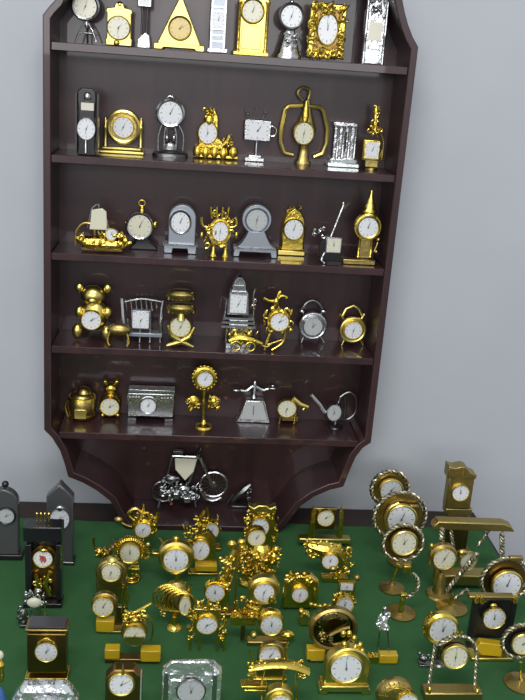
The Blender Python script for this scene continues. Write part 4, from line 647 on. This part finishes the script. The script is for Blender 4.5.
c.part('trunk', 'bronze', c.box(458, 535, 22, 38, -5, 5), bevel=.8); c.part('waist', 'antique', c.box(459, 512, 27, 6, -6, 6), bevel=.8); c.part('hood', 'antique', c.box(460, 493, 25, 34, -6, 5), bevel=.8); c.part('pediment', 'antique', c.poly(461, 478, [(-14, 0), (14, 0), (15, 4), (8, 7), (4, 12), (0, 13), (-4, 12), (-8, 11), (-14, 13)], -8, 6), bevel=.8); c.part('finial', 'gold', c.lz(462, 474, [(1, 0), (.8, 8)], -8)); c.dial(460, 492, 8, y=-7.5, bez='gold_smooth', ratio=1.1)
c.part('base', 'bronze', c.box(457, 553, 28, 5, -7, 7), bevel=.8); c.done()
c = Item('swing_seat_clock', 'gold garden-swing clock with flat canopy on twisted rope posts and a small dial hanging inside', 'clock', 468, 590, 0)
c.part('canopy', 'antique', c.poly(474, 527, [(-40, -4), (42, -5), (38, 1), (30, 4), (-36, 5), (-40, 0)], -6, 6), bevel=1.2); 
for p_, q_ in (((442, 528), (441, 584)), ((502, 533), (503, 587))): c.part('rope_post', 'rope', c.rope_line(p_, q_, 2.2, -6))
c.part('rope_post', 'rope', c.rope_line((453, 528), (457, 560), 1.6, 4)); c.part('rope_post', 'rope', c.rope_line((496, 530), (481, 552), 1.4, 4)); c.part('chain', 'rope', c.rope_line((475, 549), (443, 588), 2.2, -14), label='slanting silver and gold rope'); c.part('seat', 'antique', c.box(467, 580, 62, 12, -8, 8), bevel=1.4); c.dial(469, 562, 8, rv=8.6, y=-4, bez='gold_smooth', ratio=1.14, m='cream_dial'); c.part('dial_crest', 'gold_smooth', c.ball(463, 553, 5, 3.4, 3, -5)); c.done()
c = Item('pocket_watch_clock', 'round gold clock with cream dial standing before the left post of the swing canopy', 'clock', 443, 600, 0)
c.part('rim', 'antique', c.lay(444, 559, [(11, -4), (13, -5), (14.5, -3), (14, 3), (10, 3)], 1)); c.dial(444.5, 559, 10.8, y=-5, bez='gold_smooth', ratio=1.08, m='cream_dial'); c.part('lug', 'gold', c.ball(433, 549, 2.2, 3)); c.part('lug', 'gold', c.ball(432, 567, 2.2, 3)); c.part('stem', 'gold', c.tube([(438, 571), (436, 588)], 1.4)); c.part('foot', 'antique', c.lz(440, 598, [(13, 0), (12, 2), (7, 4), (5, 18), (3, 26)])); c.done()
rope_clock('large white-dialled clock inside a thick rope ring at the right edge, below the swing canopy', 507, 583, 14, 24, 636, 508, tilt=3, foot_r=15, bz='bronze', extra=lambda c: c.part('clasp', 'antique', c.box(517, 560, 14, 5, -5, 0), bevel=1))
c = Item('spindle_stand', 'gold disc stand with slim spindle and short rope twist, behind the gold-rimmed round clock', 'stand', 453, 615, 0)
c.part('foot', 'antique', c.lz(453, 612, [(16, 0), (16, 1.5), (10, 3), (4, 5), (3, 7)])); c.part('spindle', 'gold', c.lz(452, 608, [(2, 0), (1.2, 6), (1.8, 10), (.8, 14)], -2)); c.part('rope_twist', 'rope', c.rope_line((455, 602), (469, 592), 1.8, -2)); c.done()
c = Item('pocket_watch_clock', 'gold-rimmed round clock with large white dial, left of the arched rope stand at lower right', 'clock', 443, 668, 0)
c.part('rim', 'gold', c.lay(442, 631, [(13, -4), (16, -5.5), (18, -3), (17.5, 3), (12, 3)], 1)); c.dial(443, 630, 13.6, y=-5.5, bez='gold_smooth', ratio=1.06); c.part('ridges', 'gold', *[c.tube([(429-i*1.2, 618+i*3, -2), (432-i*1.2, 613+i*4, -4)], .9) for i in range(5)]); c.part('stand', 'pewter', c.lz(440, 666, [(9, 0), (8, 2), (3, 4), (2.4, 20)])); c.done()
c = Item('frame_clock', 'round clock in a dark frame with gold top bar above a bright yellow slab', 'clock', 491, 662, 0)
c.part('side_post', 'dark_metal', c.box(474, 628, 5, 54, 0, 4)); c.part('side_post', 'dark_metal', c.box(513, 630, 5, 54, 0, 4)); c.part('top_bar', 'antique', c.box(493, 600, 46, 4, -3, 5), bevel=.8)
for u_ in (477, 482, 516): c.part('knob', 'gold', c.lz(u_, 604, [(2, 0), (2.6, 4), (1.6, 8)], -3))
c.part('backboard', 'dark_metal', c.box(494, 624, 34, 44, 2, 4)); c.dial(494.5, 618.5, 10.8, y=-5, bez='gold_smooth', ratio=1.1); c.part('crest', 'gold', c.ball(494, 606, 3.6, 2.6, 2, -5)); c.part('slab', 'yellow', c.poly(487, 653, [(-8, 0), (14, -2), (13, 12), (-10, 15), (-13, 8)], -10, -1), bevel=1, label='bright yellow slab'); c.part('base', 'gold_smooth', c.box(491, 657, 44, 4, -11, 6), bevel=.8); c.done()
c = Item('rope_arch_clock', 'cream-dialled clock slung in a tall rope arch over a flat gold bar base, lower right', 'clock', 453, 703, 0)
c.part('base', 'antique', c.box(453, 696, 60, 9, -8, 8), bevel=1.4); c.part('rope_post', 'rope', c.rope_line((430, 692), (437, 648), 1.7, 0)); c.part('rope_post', 'rope', c.rope_line((477, 694), (479, 660), 1.7, 0)); c.part('rope_arch', 'rope', c.rope(457, 658, 21, 1.8, 0, 10, 150)); c.dial(456, 658, 12, y=-4, bez='gold_smooth', ratio=1.16, m='cream_dial', hand=(180, 0)); c.part('hanger', 'gold', *[c.lz(u_, 640, [(1.2, 0), (1, 5)]) for u_ in (455, 459, 463)]); c.part('end_cap', 'gold', c.ball(429, 692, 2.6, 6, 3, -5)); c.part('end_cap', 'gold', c.ball(477, 694, 2.6, 6, 3, -5)); c.part('backplate', 'bronze', c.cyl(456, 658, 14.5, 0, 3)); c.done()
c = Item('figurine_ornament', 'tiny pewter figurine lying between the gold-rimmed clock and the orange-gold block', 'ornament', 428, 672, 0, )
c.part('body', 'pewter', c.ball(425, 662, 5, 4, 4), c.orn(426, 662, 9, 8, 8, -3, 2, 2)); c.part('head', 'pewter', c.ball(421, 657, 2.4)); c.part('base', 'pewter', c.box(426, 668, 12, 2.4, -4, 4), bevel=.5); c.done()
c = Item('shell_clock', 'domed gold clock with mesh-patterned shell and low round dial, bottom edge right of centre', 'clock', 397, 722, 0)
c.part('shell', 'antique', c.lay(396, 699, [(14, -6), (17.5, -4), (19.5, 0), (19, 4), (10, 5)], 1)); c.part('mesh', 'gold', *[c.tube([(396-17+i*5, 699-math.sqrt(max(0, 300-(i*5-17)**2))*.95, -5), (396-8+i*3.6, 696, -7)], .5, n=5) for i in range(8)], *[c.ring(396, 699, q, .5, -6.5) for q in (13.5, 16)]); c.dial(407, 702, 10.5, y=-8, bez='gold_smooth', ratio=1.1); c.part('base', 'gold', c.lz(397, 720, [(16, 0), (16, 3), (8, 5), (6, 10)])); c.done()
rope_clock('cream-dialled clock in silver rope ring on gold disc foot, cut by the right edge', 523, 645, 10.5, 19, 690, 523, foot_r=17, dm='cream_dial', bz='dark_metal')
